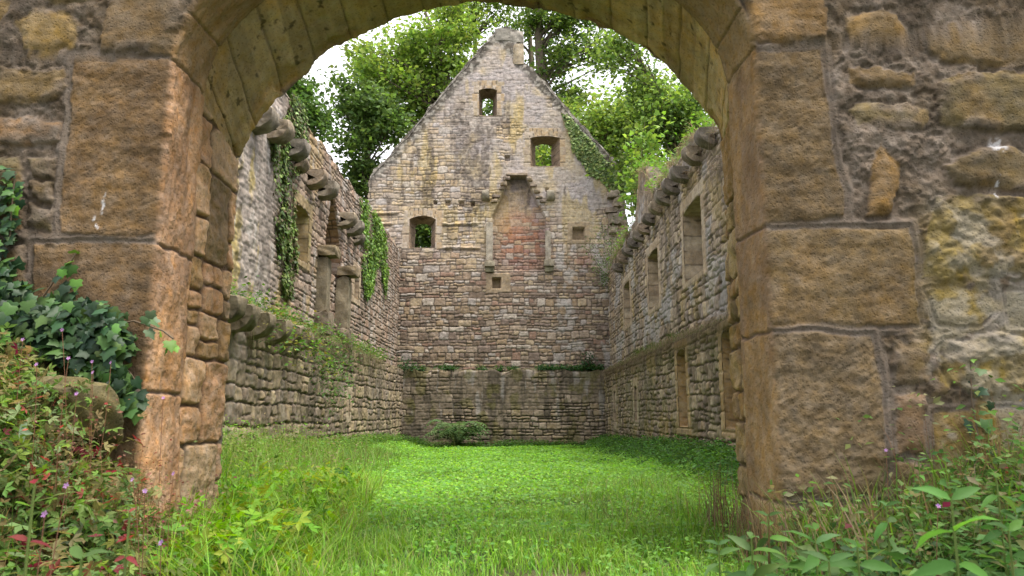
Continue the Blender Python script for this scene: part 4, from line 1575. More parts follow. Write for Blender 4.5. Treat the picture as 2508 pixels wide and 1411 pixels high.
def lawn():
    acc = Acc()
    # near to far: number of blades falls with distance
    n = 230000
    u = rng.random(n)
    y = 3.0 * (28.9 / 3.0) ** (u ** .80)
    x = rng.uniform(-4.5, 3.6, n)
    # only the room and the passage under the arch
    ok = (y > 5.2) | ((x > -1.95) & (x < 1.45))
    ok &= ~((np.abs(x - .05) < .32) & (y < 3.9) & (rng.random(n) < .72))
    x, y = x[ok], y[ok]
    n = len(x)
    pos = np.stack([x, y, gz(x, y) - .01], -1)
    patch = fbm(x * .9, y * .9, 1101, 4)
    patch2 = fbm(x * 2.7, y * 2.7, 1102, 3)
    hgt = rng.uniform(.035, .085, n) * (1 + .35 * patch2) * (1 + .8 * ss(6.5, 4.5, y))
    hgt *= 1 + .8 * (ss(-3.0, -4.2, x) + ss(2.4, 3.4, x))
    wid = np.maximum(.0045 + .0007 * y, .004) * rng.uniform(.7, 1.4, n)
    col = rcol(n, G_LAWN, .16) * (1 + .28 * patch)[:, None]
    yel = ss(.1, .6, patch2) * .35
    col = col * (1 - yel[:, None]) + c3(.17, .29, .03) * yel[:, None]
    blades(acc, pos, hgt, wid, rng.uniform(.2, 1.1, n), rng.uniform(0, 6.28, n), col)
    # clover and other small flat leaves
    n = 90000
    u = rng.random(n)
    y = 3.3 * (28.9 / 3.3) ** (u ** .72)
    x = rng.uniform(-4.4, 3.5, n)
    ok = ((y > 5.2) | ((x > -1.95) & (x < 1.45))) & ~((np.abs(x - .05) < .35) & (y < 3.9))
    ok &= fbm(x * 1.3, y * 1.3, 1103, 4) > -.35 - .03 * y
    x, y = x[ok], y[ok]
    n = len(x)
    pos = np.stack([x, y, gz(x, y) + rng.uniform(.03, .085, n) * (1 + .5 * fbm(x * 1.1, y * 1.1, 1104, 3))], -1)
    a = rng.uniform(0, 6.28, n)
    yd = np.stack([np.cos(a), np.sin(a), rng.normal(0, .25, n)], -1)
    sz = (.018 + .0022 * y) * rng.uniform(.7, 1.4, n)
    col = rcol(n, [(.165, .35, .05), (.13, .29, .045), (.205, .40, .065), (.10, .24, .04)], .15) * (1 + .25 * fbm(x * .9, y * .9, 1101, 4))[:, None]
    scatter(acc, T_LEAF, pos, yd, rdir(n, 1.6), sz, col, 1.5)
    o = acc.build('lawn_grass', M_GRASS, smooth=False)
    tag(o, kind='stuff')


lawn()


# ------------------------------------------------------------------ weeds (uncountable)
def herb_mass(acc, x, y, hmin, hmax, nleaf, lsz, cols, stem=(.10, .13, .03), T=T_TRI, spread=.09, z=None, stem_r=.0016, red=0.0):
    n = len(x)
    z = gz(x, y) if z is None else z
    hh = rng.uniform(hmin, hmax, n)
    base = np.stack([x, y, z], -1)
    lean = rng.normal(0, .28, (n, 2)) * hh[:, None]
    # stems as thin blades
    ya = np.arctan2(lean[:, 1], lean[:, 0])
    bend = np.clip(np.hypot(lean[:, 0], lean[:, 1]) / hh, 0, .9)
    blades(acc, base, hh, np.full(n, stem_r * 2.4), bend, ya, np.tile(np.array(stem), (n, 1)))
    k = nleaf
    t = rng.uniform(.25, 1.0, (n, k))
    dirv = np.stack([np.cos(ya), np.sin(ya)], -1)
    P = np.zeros((n, k, 3))
    fo = hh[:, None] * bend[:, None] * t * t * .9
    P[..., 0] = x[:, None] + dirv[:, None, 0] * fo + rng.normal(0, spread, (n, k)) * (.4 + .6 * t)
    P[..., 1] = y[:, None] + dirv[:, None, 1] * fo + rng.normal(0, spread, (n, k)) * (.4 + .6 * t)
    P[..., 2] = z[:, None] + hh[:, None] * (t - .35 * bend[:, None] * t * t)
    P = P.reshape(-1, 3)
    m = n * k
    a = rng.uniform(0, 6.28, m)
    yd = np.stack([np.cos(a), np.sin(a), rng.normal(.05, .35, m)], -1)
    c = np.repeat(rcol(n, cols, .12), k, 0) * rng.uniform(.75, 1.25, (m, 1))
    if red:
        rm = rng.random(m) < red * .6
        c[rm] = rcol(rm.sum(), [(.22, .035, .035), (.28, .07, .05), (.24, .10, .05), (.16, .03, .04)], .2)
    scatter(acc, T, P, yd, rdir(m, 1.1), lsz * rng.uniform(.6, 1.35, m), c)


def foot_weeds():
    # along the inner foot of the left wall
    acc = Acc()
    n = 2600
    y = 5.4 + 23 * rng.random(n) ** 1.25
    x = -4.36 + np.abs(rng.normal(0, .50, n)) * ss(30, 8, y) + .0
    herb_mass(acc, x, y, .10, .42, 9, .055, [(.075, .17, .025), (.10, .22, .03), (.13, .20, .05), (.06, .13, .03)], T=T_LEAF, spread=.07)
    n = 9000
    y = 5.3 + 14 * rng.random(n) ** 1.3
    x = -4.3 + np.abs(rng.normal(0, .75, n))
    blades(acc, np.stack([x, y, gz(x, y)], -1), rng.uniform(.15, .5, n), rng.uniform(.006, .012, n), rng.uniform(.3, 1.1, n), rng.uniform(0, 6.28, n), rcol(n, [(.10, .22, .03), (.14, .26, .05), (.17, .17, .06), (.08, .17, .03)]))
    n = 620
    y = 5.5 + 9 * rng.random(n) ** 1.2
    x = -4.25 + np.abs(rng.normal(0, .75, n))
    herb_mass(acc, x, y, .35, .85, 11, .045, [(.11, .22, .035), (.15, .28, .045), (.18, .23, .06), (.20, .17, .08), (.09, .18, .03)], (.16, .15, .06), T_LEAF, .07)
    n = 3500
    y = 5.4 + 8 * rng.random(n) ** 1.2
    x = -4.25 + np.abs(rng.normal(0, .8, n))
    blades(acc, np.stack([x, y, gz(x, y)], -1), rng.uniform(.3, .85, n), rng.uniform(.005, .011, n), rng.uniform(.2, 1.0, n), rng.uniform(0, 6.28, n), rcol(n, [(.15, .29, .04), (.19, .33, .06), (.22, .23, .09), (.12, .24, .03)]))
    o = acc.build('wall_foot_weeds', M_LEAF, smooth=False)
    tag(o, kind='stuff')
    acc = Acc()
    n = 2600
    y = 6 + 22.6 * rng.random(n) ** 1.1
    x = 3.42 - np.abs(rng.normal(0, .42, n))
    herb_mass(acc, x, y, .12, .42, 10, .060, [(.055, .14, .03), (.07, .17, .035), (.05, .11, .03), (.10, .22, .035)], T=T_LEAF, spread=.07)
    n = 800
    x = rng.uniform(-4.3, 3.4, n)
    y = 28.9 - np.abs(rng.normal(0, .28, n))
    herb_mass(acc, x, y, .08, .35, 9, .07, [(.055, .13, .03), (.08, .17, .03)], T=T_LEAF, spread=.09)
    o = acc.build('wall_foot_nettles', M_LEAF, smooth=False)
    tag(o, kind='stuff')


foot_weeds()


def ledge_weeds():
    def hang(acc, n, x0, ys, z0, sgn, lmin, lmax, cols):
        """dry grass hanging over an edge"""
        y = rng.uniform(ys[0], ys[1], n)
        pos = np.stack([np.full(n, x0) + sgn * rng.uniform(-.05, .10, n), y, z0(y) + rng.uniform(-.03, .08, n)], -1)
        L = rng.uniform(lmin, lmax, n)
        out = rng.uniform(.05, .28, n)
        side = rng.normal(0, .18, n)
        rows = []
        for t in (0, .3, .65, 1.0):
            p = pos.copy()
            p[:, 0] += sgn * out * math.sin(t * 1.5)
            p[:, 1] += side * t
            p[:, 2] += .10 * L * math.sin(t * 3.1) - L * t * t
            wv = .007 * (1 - t * .8)
            rows += [p - np.array([0, wv, 0]), p + np.array([0, wv, 0])]
        V = np.stack(rows, 1)
        b = (np.arange(n) * 8)[:, None]
        f = np.concatenate([b + np.array([[0, 1, 3, 2]]), b + np.array([[2, 3, 5, 4]]), b + np.array([[4, 5, 7, 6]])])
        acc.add(V.reshape(-1, 3), f, None, np.repeat(rcol(n, cols), 8, 0))
    DRY = [(.22, .17, .11), (.28, .22, .14), (.17, .13, .08), (.20, .17, .08)]
    GRN = [(.085, .17, .03), (.12, .22, .04), (.06, .13, .025), (.16, .20, .06)]
    # right ledge: short grass, hanging dry blades
    acc = Acc()
    n = 4200
    y = rng.uniform(9, 28.8, n)
    x = rng.uniform(XR_LO - .02, XR_UP - .02, n)
    m = .3 + .7 * ss(-.5, .4, fbm(y * .8, y * 0, 1201, 3))
    blades(acc, np.stack([x, y, np.full(n, LEDGE_R)], -1), rng.uniform(.08, .38, n) * m, rng.uniform(.010, .020, n), rng.uniform(.3, 1.1, n), rng.uniform(1.6, 4.7, n), rcol(n, GRN + DRY[:2]))
    hang(acc, 2200, XR_LO, (9, 28.5), lambda y: LEDGE_R + 0 * y, -1, .12, .5, DRY)
    tag(acc.build('ledge_grass', M_LEAF, smooth=False), kind='stuff')
    # top of the right wall, above the corbels: matted dry grass
    acc = Acc()
    for yc_ in (11.5, 12.6, 14.0, 15.1, 16.4, 17.6, 19.2, 20.5, 22.0, 23.6, 25.0, 26.5, 27.8):
        hang(acc, int(rng.uniform(40, 150)), XR_UP - .04, (yc_ - .45, yc_ + .45), lambda y: top_right(y) - .05, -1, .15, .75, DRY + [(.14, .12, .07)])
        hang(acc, int(rng.uniform(20, 70)), XR_UP - .02, (yc_ - .3, yc_ + .5), lambda y: top_right(y) - .75, -1, .1, .5, DRY + [(.14, .12, .07)])
    n = 2600
    y = rng.uniform(10, 28.8, n)
    x = rng.uniform(XR_UP - .1, XR_UP + .8, n)
    blades(acc, np.stack([x, y, top_right(y) - .03], -1), rng.uniform(.12, .5, n), rng.uniform(.010, .02, n), rng.uniform(.2, 1.0, n), rng.uniform(0, 6.28, n), rcol(n, DRY + GRN))
    herb_mass(acc, rng.uniform(XR_UP - .1, XR_UP + .6, 260), yy := rng.uniform(12, 28, 260), .2, .6, 10, .11, [(.09, .19, .03), (.12, .24, .04)], T=T_LEAF, spread=.16, z=top_right(yy) - .1)
    tag(acc.build('dry_grass', M_LEAF, smooth=False), kind='stuff')
    # left ledge: leafy trailing weeds
    acc = Acc()
    n = 330
    y = 9.5 + 15 * rng.random(n) ** 1.1
    x = rng.uniform(XL_UP + .02, XL_LO + .16, n)
    herb_mass(acc, x, y, .10, .45, 9, .075, [(.08, .16, .03), (.11, .21, .04), (.15, .17, .05), (.06, .12, .03)], T=T_LEAF, spread=.13, z=np.full(n, LEDGE_L))
    hang(acc, 900, XL_LO, (9.5, 24), lambda y: LEDGE_L + 0 * y, 1, .2, .8, DRY + GRN[:1])
    tag(acc.build('ledge_weeds', M_LEAF, smooth=False), kind='stuff')
    # back ledge
    acc = Acc()
    zl = gp(1200, 908, YG0)[1]
    n = 520
    x = rng.uniform(XL_LO, XR_LO, n)
    keep = fbm(x * 1.9, x * 0, 1203, 4) > -.12 + .25 * (np.abs(x) < 1.2)
    x = x[keep]
    herb_mass(acc, x, rng.uniform(YG0 + .02, YG1 - .05, len(x)), .06, .30, 10, .09, [(.045, .11, .03), (.07, .15, .03), (.05, .12, .05)], T=T_LEAF, spread=.11, z=np.full(len(x), zl))
    tag(acc.build('ledge_greenery', M_LEAF, smooth=False), kind='stuff')


ledge_weeds()


# ------------------------------------------------------------------ ivy
def wall_ivy(name, label, poly, n, to3, out, size, cols, strands=(), cat='ivy', dens=None, drop=.6):
    q = in_poly(poly, n)
    if dens:
        q = q[rng.random(len(q)) < dens(q)]
    P = np.array([to3(a, b) for a, b in q])
    n = len(P)
    out = np.array(out, float)
    P = P + out * rng.uniform(.02, .10, n)[:, None]
    yd = rng.normal(0, .5, (n, 3)) + np.array([0, 0, -1.0]) * drop * 2 + out * .45
    zd = out + rng.normal(0, .42, (n, 3)) + np.array([0, 0, .45])
    acc = Acc()
    cl = .8 + .5 * vn(P[:, 0] * 2.2 + P[:, 1] * 1.7, P[:, 2] * 2.2, 1301)
    scatter(acc, T_IVY, P, yd, zd, size * rng.uniform(.6, 1.3, n), rcol(n, cols, .2) * cl[:, None])
    for st in strands:
        pts = np.array([to3(a, b) for a, b in st]) + out * .03
        tube(acc, pts, .012, (.12, .09, .06), 5)
    o = acc.build(name, M_IVY, smooth=False)
    return tag(o, label, cat)


IVG = [(.085, .14, .03), (.12, .185, .04), (.06, .10, .025), (.17, .23, .07), (.045, .075, .02), (.11, .085, .045)]
wall_ivy('hanging_ivy', 'long bright curtain of ivy hanging down the left-hand wall beside the slit window', [(660, 345), (668, 305), (700, 280), (712, 225), (742, 262), (748, 330), (738, 420), (722, 425), (716, 520), (722, 640), (706, 735), (690, 725), (676, 640), (668, 560), (664, 450)], 6800, lambda a, b: atx(a, b, XL_UP), (1, 0, 0), .072, IVG,
         [((690, 720), (684, 600), (690, 450), (700, 330)), ((705, 720), (706, 560), (714, 400))],
         dens=lambda q: np.clip(.10 + 1.1 * ss(-.25, .35, fbm(q[:, 0] * .10, q[:, 1] * .014, 1302, 3)), 0, 1))
wall_ivy('hanging_ivy', 'yellow-green ivy falling from the far end of the left-hand wall top', [(878, 488), (896, 488), (925, 535), (944, 580), (948, 660), (940, 735), (930, 655), (918, 650), (908, 715), (893, 735), (884, 690), (880, 600)], 5600, lambda a, b: atx(a, b, XL_UP), (1, 0, 0), .085, [(.12, .22, .035), (.15, .25, .04), (.09, .17, .03), (.06, .12, .025)],
         dens=lambda q: np.clip(.12 + 1.1 * ss(-.3, .3, fbm(q[:, 0] * .12, q[:, 1] * .016, 1303, 3)), 0, 1))
wall_ivy('creeping_ivy', 'ivy creeping down the right slope of the gable wall', [(1376, 278), (1392, 282), (1420, 318), (1452, 350), (1486, 396), (1530, 432), (1538, 470), (1520, 490), (1496, 470), (1470, 440), (1440, 425), (1424, 395), (1402, 368), (1396, 330), (1386, 305)], 3400, lambda a, b: at(a, b, YG1 - .02), (0, -1, 0), .12, [(.12, .18, .05), (.16, .22, .075), (.08, .13, .04), (.19, .24, .07)],
         dens=lambda q: np.clip(.35 + 1.0 * ss(-.4, .3, fbm(q[:, 0] * .04, q[:, 1] * .04, 1304, 3)), 0, 1))


def ivy_front():
    acc = Acc()
    IVD = [(.028, .066, .026), (.040, .088, .030), (.020, .048, .022), (.055, .115, .032), (.028, .060, .034), (.07, .14, .035)]
    IVB = [(.11, .25, .03), (.14, .30, .03), (.09, .20, .035)]

    def put(q, cols, size, off):
        nonlocal acc
        P = np.array([at(a, b, Y0) for a, b in q])
        n = len(P)
        P[:, 1] -= rng.uniform(.02, off, n)
        yd = rng.normal(0, .6, (n, 3)) + np.array([.1, -.3, -.9])
        zd = np.array([0.1, -1, .75]) + rng.normal(0, .32, (n, 3))
        scatter(acc, T_IVY, P, yd, zd, size * rng.uniform(.55, 1.25, n), rcol(n, cols, .18))
    put(in_poly([(-90, 590), (30, 600), (80, 690), (100, 750), (200, 745), (260, 735), (320, 770), (345, 830), (330, 900), (365, 960), (360, 1010), (270, 990), (240, 930), (120, 850), (-90, 830)], 1300), IVD, .072, .24)
    put(in_poly([(-60, 400), (50, 410), (70, 470), (50, 560), (30, 620), (-60, 620)], 110), IVD, .07, .12)
    put(in_poly([(20, 440), (62, 450), (60, 520), (20, 530)], 6), IVB, .075, .10)
    put(in_poly([(140, 690), (190, 640), (215, 680), (170, 770), (130, 740)], 22), IVD, .075, .12)
    put(np.array([(186, 622), (190, 650), (178, 668), (205, 690)]), IVB, .07, .1)
    put(in_poly([(20, 560), (50, 540), (60, 600), (30, 640)], 12), IVD, .08, .12)
    # sprays that reach round the arris of the arch
    put(np.array([(372, 778), (405, 785), (420, 800), (398, 770), (385, 812)]), [(.10, .16, .09), (.08, .14, .06)], .07, .2)
    put(np.array([(418, 822), (432, 838), (428, 855), (432, 850)]), IVB, .07, .2)
    for pts in (((5, 860), (120, 700), (170, 660), (186, 620)), ((0, 640), (30, 520), (38, 420)), ((240, 845), (300, 890), (330, 930)), ((260, 800), (370, 790), (425, 830)), ((20, 820), (200, 770), (330, 850))):
        P = np.array([at(a, b, Y0 - .06) for a, b in pts])
        P = np.concatenate([P[:1], (P[:-1] + P[1:]) / 2 + rng.normal(0, .012, (len(P) - 1, 3)), P[-1:]])
        tube(acc, P, .005, (.16, .12, .08), 5)
    sp_ = Acc()
    q = np.array([(2372, 872), (2385, 905), (2368, 930), (2402, 920), (2378, 955), (2410, 985), (2385, 1010), (2366, 1030), (2400, 1050), (2380, 1080), (2412, 1100), (2395, 1130)])
    acc, keep_ = sp_, acc
    put(q, IVD + IVB[:1], .075, .07)
    tube(sp_, np.array([at(a, b, Y0 - .03) for a, b in ((2390, 1200), (2398, 1080), (2380, 980), (2376, 870))]), .004, (.16, .12, .08), 5)
    tag(sp_.build('ivy_sprig', M_IVY, smooth=False), 'thin ivy sprig climbing the yellow lichened stones of the right foreground wall', 'ivy')
    acc = keep_
    tag(acc.build('ivy', M_IVY, smooth=False), 'dark glossy ivy climbing the left foreground wall beside the arch', 'ivy')


ivy_front()


# ------------------------------------------------------------------ foreground bank
def boulder():
    acc = Acc()
    p = at(110, 905, 3.5)
    rough_block(acc, (p[0] - .03, p[1] + .12, p[2] - .22), (.42, .34, .24), 1401, (.12, .10, .045), n=18, amp=.085)
    tag(acc.build('boulder', M_ASH), 'rounded brown stone half buried in herbs below the ivy', 'stone')


boulder()


def bank_plants():
    RB = [(.09, .17, .035), (.13, .22, .045), (.17, .23, .10), (.16, .17, .05), (.20, .16, .07), (.10, .19, .05), (.22, .20, .08), (.14, .24, .04)]
    acc = Acc()
    n = 1500
    y = rng.uniform(1.35, 3.92, n)
    x = -np.abs(rng.uniform(.62, 3.3, n))
    ok = (x < -.42 - .34 * y) & (x > -.82 * y - .3)
    x, y = x[ok], y[ok]
    herb_mass(acc, x, y, .08, .30, 9, .046, RB, (.16, .09, .05), T_TRI, .06, stem_r=.0014, red=.12)
    q_ = rng.random(len(x)) < .35
    herb_mass(acc, x[q_], y[q_], .05, .22, 7, .055, [(.11, .20, .05), (.15, .24, .07), (.17, .22, .13), (.09, .17, .04)], (.12, .14, .05), T_TRI, .06)
    pb = at(110, 905, 3.5)
    nb = 420
    Pb = pb + np.stack([rng.normal(-.03, .2, nb), rng.normal(-.10, .10, nb), rng.uniform(-.30, -.06, nb)], -1)
    scatter(acc, T_TRI, Pb, rdir(nb), rdir(nb, .8) + np.array([0, -.6, 0]), rng.uniform(.018, .042, nb), rcol(nb, RB))
    n = 130
    herb_mass(acc, rng.uniform(-2.75, -1.75, n), rng.uniform(2.9, 3.45, n), .14, .36, 8, .040, RB, (.16, .09, .05), T_TRI, .06, red=.1)
    n = 3400
    y = rng.uniform(1.25, 3.9, n)
    x = -rng.uniform(.4, 3.2, n)
    ok = (x < -.25 - .30 * y) & (x > -.85 * y - .3) & (fbm(x * 2, y * 2, 1402, 3) > -.3)
    x, y = x[ok], y[ok]
    n = len(x)
    blades(acc, np.stack([x, y, gz(x, y) - .01], -1), rng.uniform(.10, .34, n), rng.uniform(.003, .007, n), rng.uniform(.2, 1.0, n), rng.uniform(0, 6.28, n), rcol(n, [(.10, .19, .03), (.13, .23, .035), (.16, .15, .05), (.19, .13, .06), (.08, .15, .03)]))
    # low carpet of small leaves that hides the soil
    n = 16000
    y = rng.uniform(1.2, 3.95, n)
    x = -rng.uniform(.4, 3.4, n)
    ok = (x < -.25 - .30 * y) & (x > -.85 * y - .3)
    x, y = x[ok], y[ok]
    n = len(x)
    a = rng.uniform(0, 6.28, n)
    scatter(acc, T_LEAF, np.stack([x, y, gz(x, y) + rng.uniform(0, .06, n)], -1), np.stack([np.cos(a), np.sin(a), rng.normal(.1, .4, n)], -1), rdir(n, 1), rng.uniform(.02, .055, n), rcol(n, RB + [(.13, .08, .04), (.10, .065, .035), (.17, .09, .04)]))
    tag(acc.build('bank_herbs', M_LEAF, smooth=False), kind='stuff')
    # reddish loose sprays in front of the left jamb
    acc = Acc()
    n = 150
    x = rng.uniform(-2.0, -1.05, n)
    y = rng.uniform(3.0, 4.2, n)
    ok = x < -.85 - .22 * y + .1
    herb_mass(acc, x[ok], y[ok], .25, .60, 10, .022, [(.22, .10, .07), (.20, .14, .08), (.12, .14, .05), (.28, .16, .12)], (.20, .10, .06), T_LEAF, .06, red=.25)
    tag(acc.build('jamb_herbs', M_LEAF, smooth=False), kind='stuff')
    # tall grass on both sides of the path, inside and outside the arch
    acc = Acc()
    n = 6500
    y = rng.uniform(2.9, 9.0, n)
    sx = -.36 - .22 * y * rng.uniform(.6, 1.6, n)
    ok = (sx > -4.2) & ((y > 5.2) | (sx > -1.9) | (y < 3.9)) & (sx > -1.4 - .1 * y)
    x, y = sx[ok], y[ok]
    n = len(x)
    blades(acc, np.stack([x, y, gz(x, y)], -1), rng.uniform(.12, .46, n) * ss(-.2, -1.1, x + .05 * y).clip(.35, 1), rng.uniform(.004, .010, n), rng.uniform(.35, 1.3, n), rng.uniform(0, 6.28, n), rcol(n, [(.15, .31, .03), (.20, .38, .04), (.12, .25, .03), (.22, .36, .05), (.25, .26, .09)]))
    n = 420
    y = rng.uniform(3.2, 8.0, n)
    x = -.5 - .2 * y * rng.uniform(.7, 1.6, n)
    ok = ((y > 5.2) | (x > -1.9)) & (x > -3.2)
    herb_mass(acc, x[ok], y[ok], .10, .36, 9, .06, [(.11, .26, .02), (.15, .31, .025), (.09, .21, .03), (.2, .26, .03)], (.12, .17, .04), T_TRI, .07)
    tag(acc.build('tall_grass', M_LEAF, smooth=False), kind='stuff')
    # right foreground: dark grass and weeds
    acc = Acc()
    n = 5200
    y = rng.uniform(1.5, 5.0, n)
    x = rng.uniform(.5, 3.6, n)
    ok = (x > .12 + .26 * y) & (x < .85 * y + .2) & ((y < 3.95) | (x < 1.33))
    x, y = x[ok], y[ok]
    n = len(x)
    blades(acc, np.stack([x, y, gz(x, y)], -1), rng.uniform(.08, .34, n) * (1 + .6 * ss(1.4, 2.6, x)), rng.uniform(.004, .010, n), rng.uniform(.3, 1.2, n), rng.uniform(0, 6.28, n), rcol(n, [(.06, .14, .03), (.08, .18, .03), (.05, .11, .03), (.12, .22, .03), (.15, .14, .06)]))
    n = 2000
    y = rng.uniform(1.6, 4.0, n)
    x = rng.uniform(.7, 3.4, n)
    ok = (x > .22 + .29 * y) & (x < .85 * y + .2) & (y < 3.9)
    herb_mass(acc, x[ok], y[ok], .06, .30, 9, .062, [(.06, .15, .035), (.085, .19, .04), (.06, .13, .045), (.12, .21, .06)], (.10, .12, .04), T_LEAF, .06)
    ok &= (x > .5 + .42 * y)
    herb_mass(acc, x[ok], y[ok], .15, .50, 8, .05, [(.06, .15, .035), (.09, .19, .05), (.14, .16, .06)], (.12, .12, .05), T_LEAF, .06)
    n = 6000
    y = rng.uniform(1.4, 4.0, n)
    x = rng.uniform(.5, 3.6, n)
    ok = (x > .22 + .28 * y) & (x < .85 * y + .2)
    x, y = x[ok], y[ok]
    n = len(x)
    a = rng.uniform(0, 6.28, n)
    scatter(acc, T_LEAF, np.stack([x, y, gz(x, y) + rng.uniform(0, .05, n)], -1), np.stack([np.cos(a), np.sin(a), rng.normal(.1, .4, n)], -1), rdir(n, 1), rng.uniform(.02, .05, n), rcol(n, [(.05, .10, .03), (.07, .13, .03), (.11, .09, .04)]))
    n = 1500
    x = rng.uniform(1.3, 3.2, n)
    y = rng.uniform(2.9, 3.93, n)
    ok = (x < .80 * y) & (fbm(x * 3, y * 2, 1410, 3) > -.25)
    x, y = x[ok], y[ok]
    n = len(x)
    blades(acc, np.stack([x, y, gz(x, y)], -1), rng.uniform(.2, .5, n) * (1 + .35 * ss(1.8, 2.8, x)), rng.uniform(.006, .013, n), rng.uniform(.25, 1.1, n), rng.uniform(0, 6.28, n), rcol(n, [(.09, .18, .03), (.12, .22, .035), (.07, .13, .03), (.18, .17, .07), (.15, .12, .06)]))
    n3 = 90
    x3 = rng.uniform(1.9, 3.3, n3)
    y3 = rng.uniform(3.35, 3.93, n3)
    herb_mass(acc, x3, y3, .45, .95, 9, .040, [(.10, .19, .05), (.13, .21, .06), (.17, .16, .08), (.08, .16, .04)], (.20, .12, .07), T_LEAF, .07, red=.03)
    xs_ = rng.uniform(.95, 1.5, 150)
    ys_ = rng.uniform(3.0, 5.6, 150)
    xs_ = np.minimum(xs_ + .12 * (ys_ - 3), 1.32 + 1.2 * (ys_ > 5.3))
    blades(acc, np.stack([xs_, ys_, gz(xs_, ys_)], -1), rng.uniform(.3, .6, 150), rng.uniform(.006, .010, 150), rng.uniform(.1, .6, 150), rng.uniform(0, 6.28, 150), rcol(150, [(.16, .11, .06), (.20, .15, .08), (.11, .08, .05)]))
    n2 = 1100
    x2 = rng.uniform(1.34, 3.1, n2)
    y2 = 3.94 - np.abs(rng.normal(0, .28, n2))
    blades(acc, np.stack([x2, y2, gz(x2, y2)], -1), rng.uniform(.3, .62, n2) * (.7 + .6 * vn(x2 * 4, y2 * 4, 1411)), rng.uniform(.008, .016, n2), rng.uniform(.2, .95, n2), rng.uniform(0, 6.28, n2), rcol(n2, [(.10, .20, .03), (.14, .25, .04), (.08, .15, .03), (.20, .20, .08), (.17, .13, .07)]))
    ok = rng.random(n) < .22
    herb_mass(acc, x[ok], y[ok], .26, .58, 10, .045, [(.08, .17, .04), (.11, .21, .05), (.16, .15, .07)], (.14, .12, .06), T_LEAF, .05, red=.02)
    # a bright fringe right at the passage
    n = 1500
    y = rng.uniform(4.2, 9, n)
    x = 1.35 - .9 * rng.random(n) ** 1.8 + .12 * (y - 5).clip(0) * rng.random(n)
    ok = (y > 5.2) | (x < 1.3)
    x, y = x[ok], y[ok]
    n = len(x)
    blades(acc, np.stack([x, y, gz(x, y)], -1), rng.uniform(.10, .34, n), rng.uniform(.005, .010, n), rng.uniform(.3, 1.2, n), rng.uniform(0, 6.28, n), rcol(n, [(.12, .26, .03), (.16, .30, .04), (.20, .24, .08), (.09, .2, .03)]))
    tag(acc.build('verge_grass', M_LEAF, smooth=False), kind='stuff')


bank_plants()


def weed(px, py, Y, hgt, npair, lsz, label, cols, group='leafy weeds in front of the right foreground wall', tilt=(0, 0), T=T_BROAD, name='leafy_weed'):
    """an upright plant with opposite leaves; (px,py) is the photo place of its head"""
    top = at(px, py, Y)
    bx, by = top[0] - tilt[0], top[1] - tilt[1]
    base = np.array([bx, by, float(gz(bx, by)) - .02])
    root = empty(name, tuple(base))
    tag(root, label, 'plant', group)
    pts = curve(base, base * .5 + top * .5 + np.array([tilt[0] * -.3, 0, .02]), top, 8)
    a = Acc()
    tube(a, pts, np.linspace(.005, .0025, 8), (.14, .20, .05), 6)
    a.build('stem', M_STEM, root)
    a = Acc()
    P, Yd, Zd, Sz = [], [], [], []
    ang = rng.uniform(0, 3.1)
    for k in range(npair):
        t = 1 - (k / max(npair, 1)) * .75
        p = pts[0] + (pts[-1] - pts[0]) * t if k else pts[-1]
        for s in (0, 1):
            an = ang + s * math.pi + rng.normal(0, .2)
            P.append(p)
            el_ = .6 if k == 0 else .15 + rng.normal(0, .3)
            Yd.append((math.cos(an), math.sin(an), el_))
            Zd.append((-math.cos(an) * .4 + rng.normal(0, .3), -math.sin(an) * .4 - .75 + rng.normal(0, .3), .9))
            Sz.append(lsz * (.7 if k == 0 else rng.uniform(.8, 1.25)))
        ang += math.pi / 2 + rng.normal(0, .2)
    scatter(a, T, np.array(P), np.array(Yd), np.array(Zd), np.array(Sz), rcol(len(P), cols, .12), .62)
    a.build('foliage', M_LEAF, root)
    return root


BR = [(.12, .29, .05), (.16, .34, .06), (.10, .24, .05)]
weed(2330, 1225, 1.75, .4, 6, .115, 'large bright green broad-leaved plant at the lower right, nearest the camera', BR, name='broad_leaved_plant', group=None)
GW = [(.07, .17, .035), (.10, .22, .04), (.10, .19, .06), (.055, .13, .03)]
for i, (px, py, Y, n_, sz, lb) in enumerate((
        (1995, 1300, 2.6, 4, .11, 'grey-green leafy weed in front of the lowest ashlar block of the right pier'),
        (1880, 1265, 3.0, 4, .09, 'leafy weed at the foot of the right jamb'),
        (1840, 1320, 2.6, 4, .10, 'low leafy weed between the path and the right jamb'),
        (2100, 1340, 2.0, 4, .09, 'dark leafy weed left of the large broad-leaved plant'),
        (2170, 1240, 2.8, 3, .09, 'leafy weed under the upright mortar joint of the right pier'),
        (2440, 1170, 2.6, 4, .09, 'leafy weed by the yellow lichened stones at the right edge'),
        (2250, 1130, 3.3, 4, .07, 'thin weed standing against the right wall by the small reddish stones'),
        (2470, 1300, 1.9, 3, .10, 'leafy weed at the right edge of the picture beside the broad-leaved plant'),
        (1760, 1335, 2.8, 4, .08, 'small leafy weed nearest to the grass path on the right'),
        (2030, 1375, 2.0, 3, .10, 'low leafy weed at the bottom edge below the right pier'))):
    weed(px, py, Y, .3, n_ + 3, sz * .95, lb, GW)
YG = [(.16, .34, .02), (.20, .38, .03), (.24, .33, .03)]
for i, (px, py, Y, n_, sz, lb) in enumerate((
        (640, 1215, 4.6, 4, .10, 'yellow-green leafy plant at the foot of the left jamb'),
        (800, 1195, 6.2, 5, .13, 'bright leafy plant inside the arch near the left wall'),
        (850, 1235, 5.6, 4, .12, 'bright low plant at the left edge of the lawn'),
        (600, 1290, 3.6, 4, .09, 'lime-green plant in the tall grass in front of the left jamb'))):
    weed(px, py, Y, .3, n_ + 2, sz, lb, YG, 'bright leafy plants beside the left jamb')

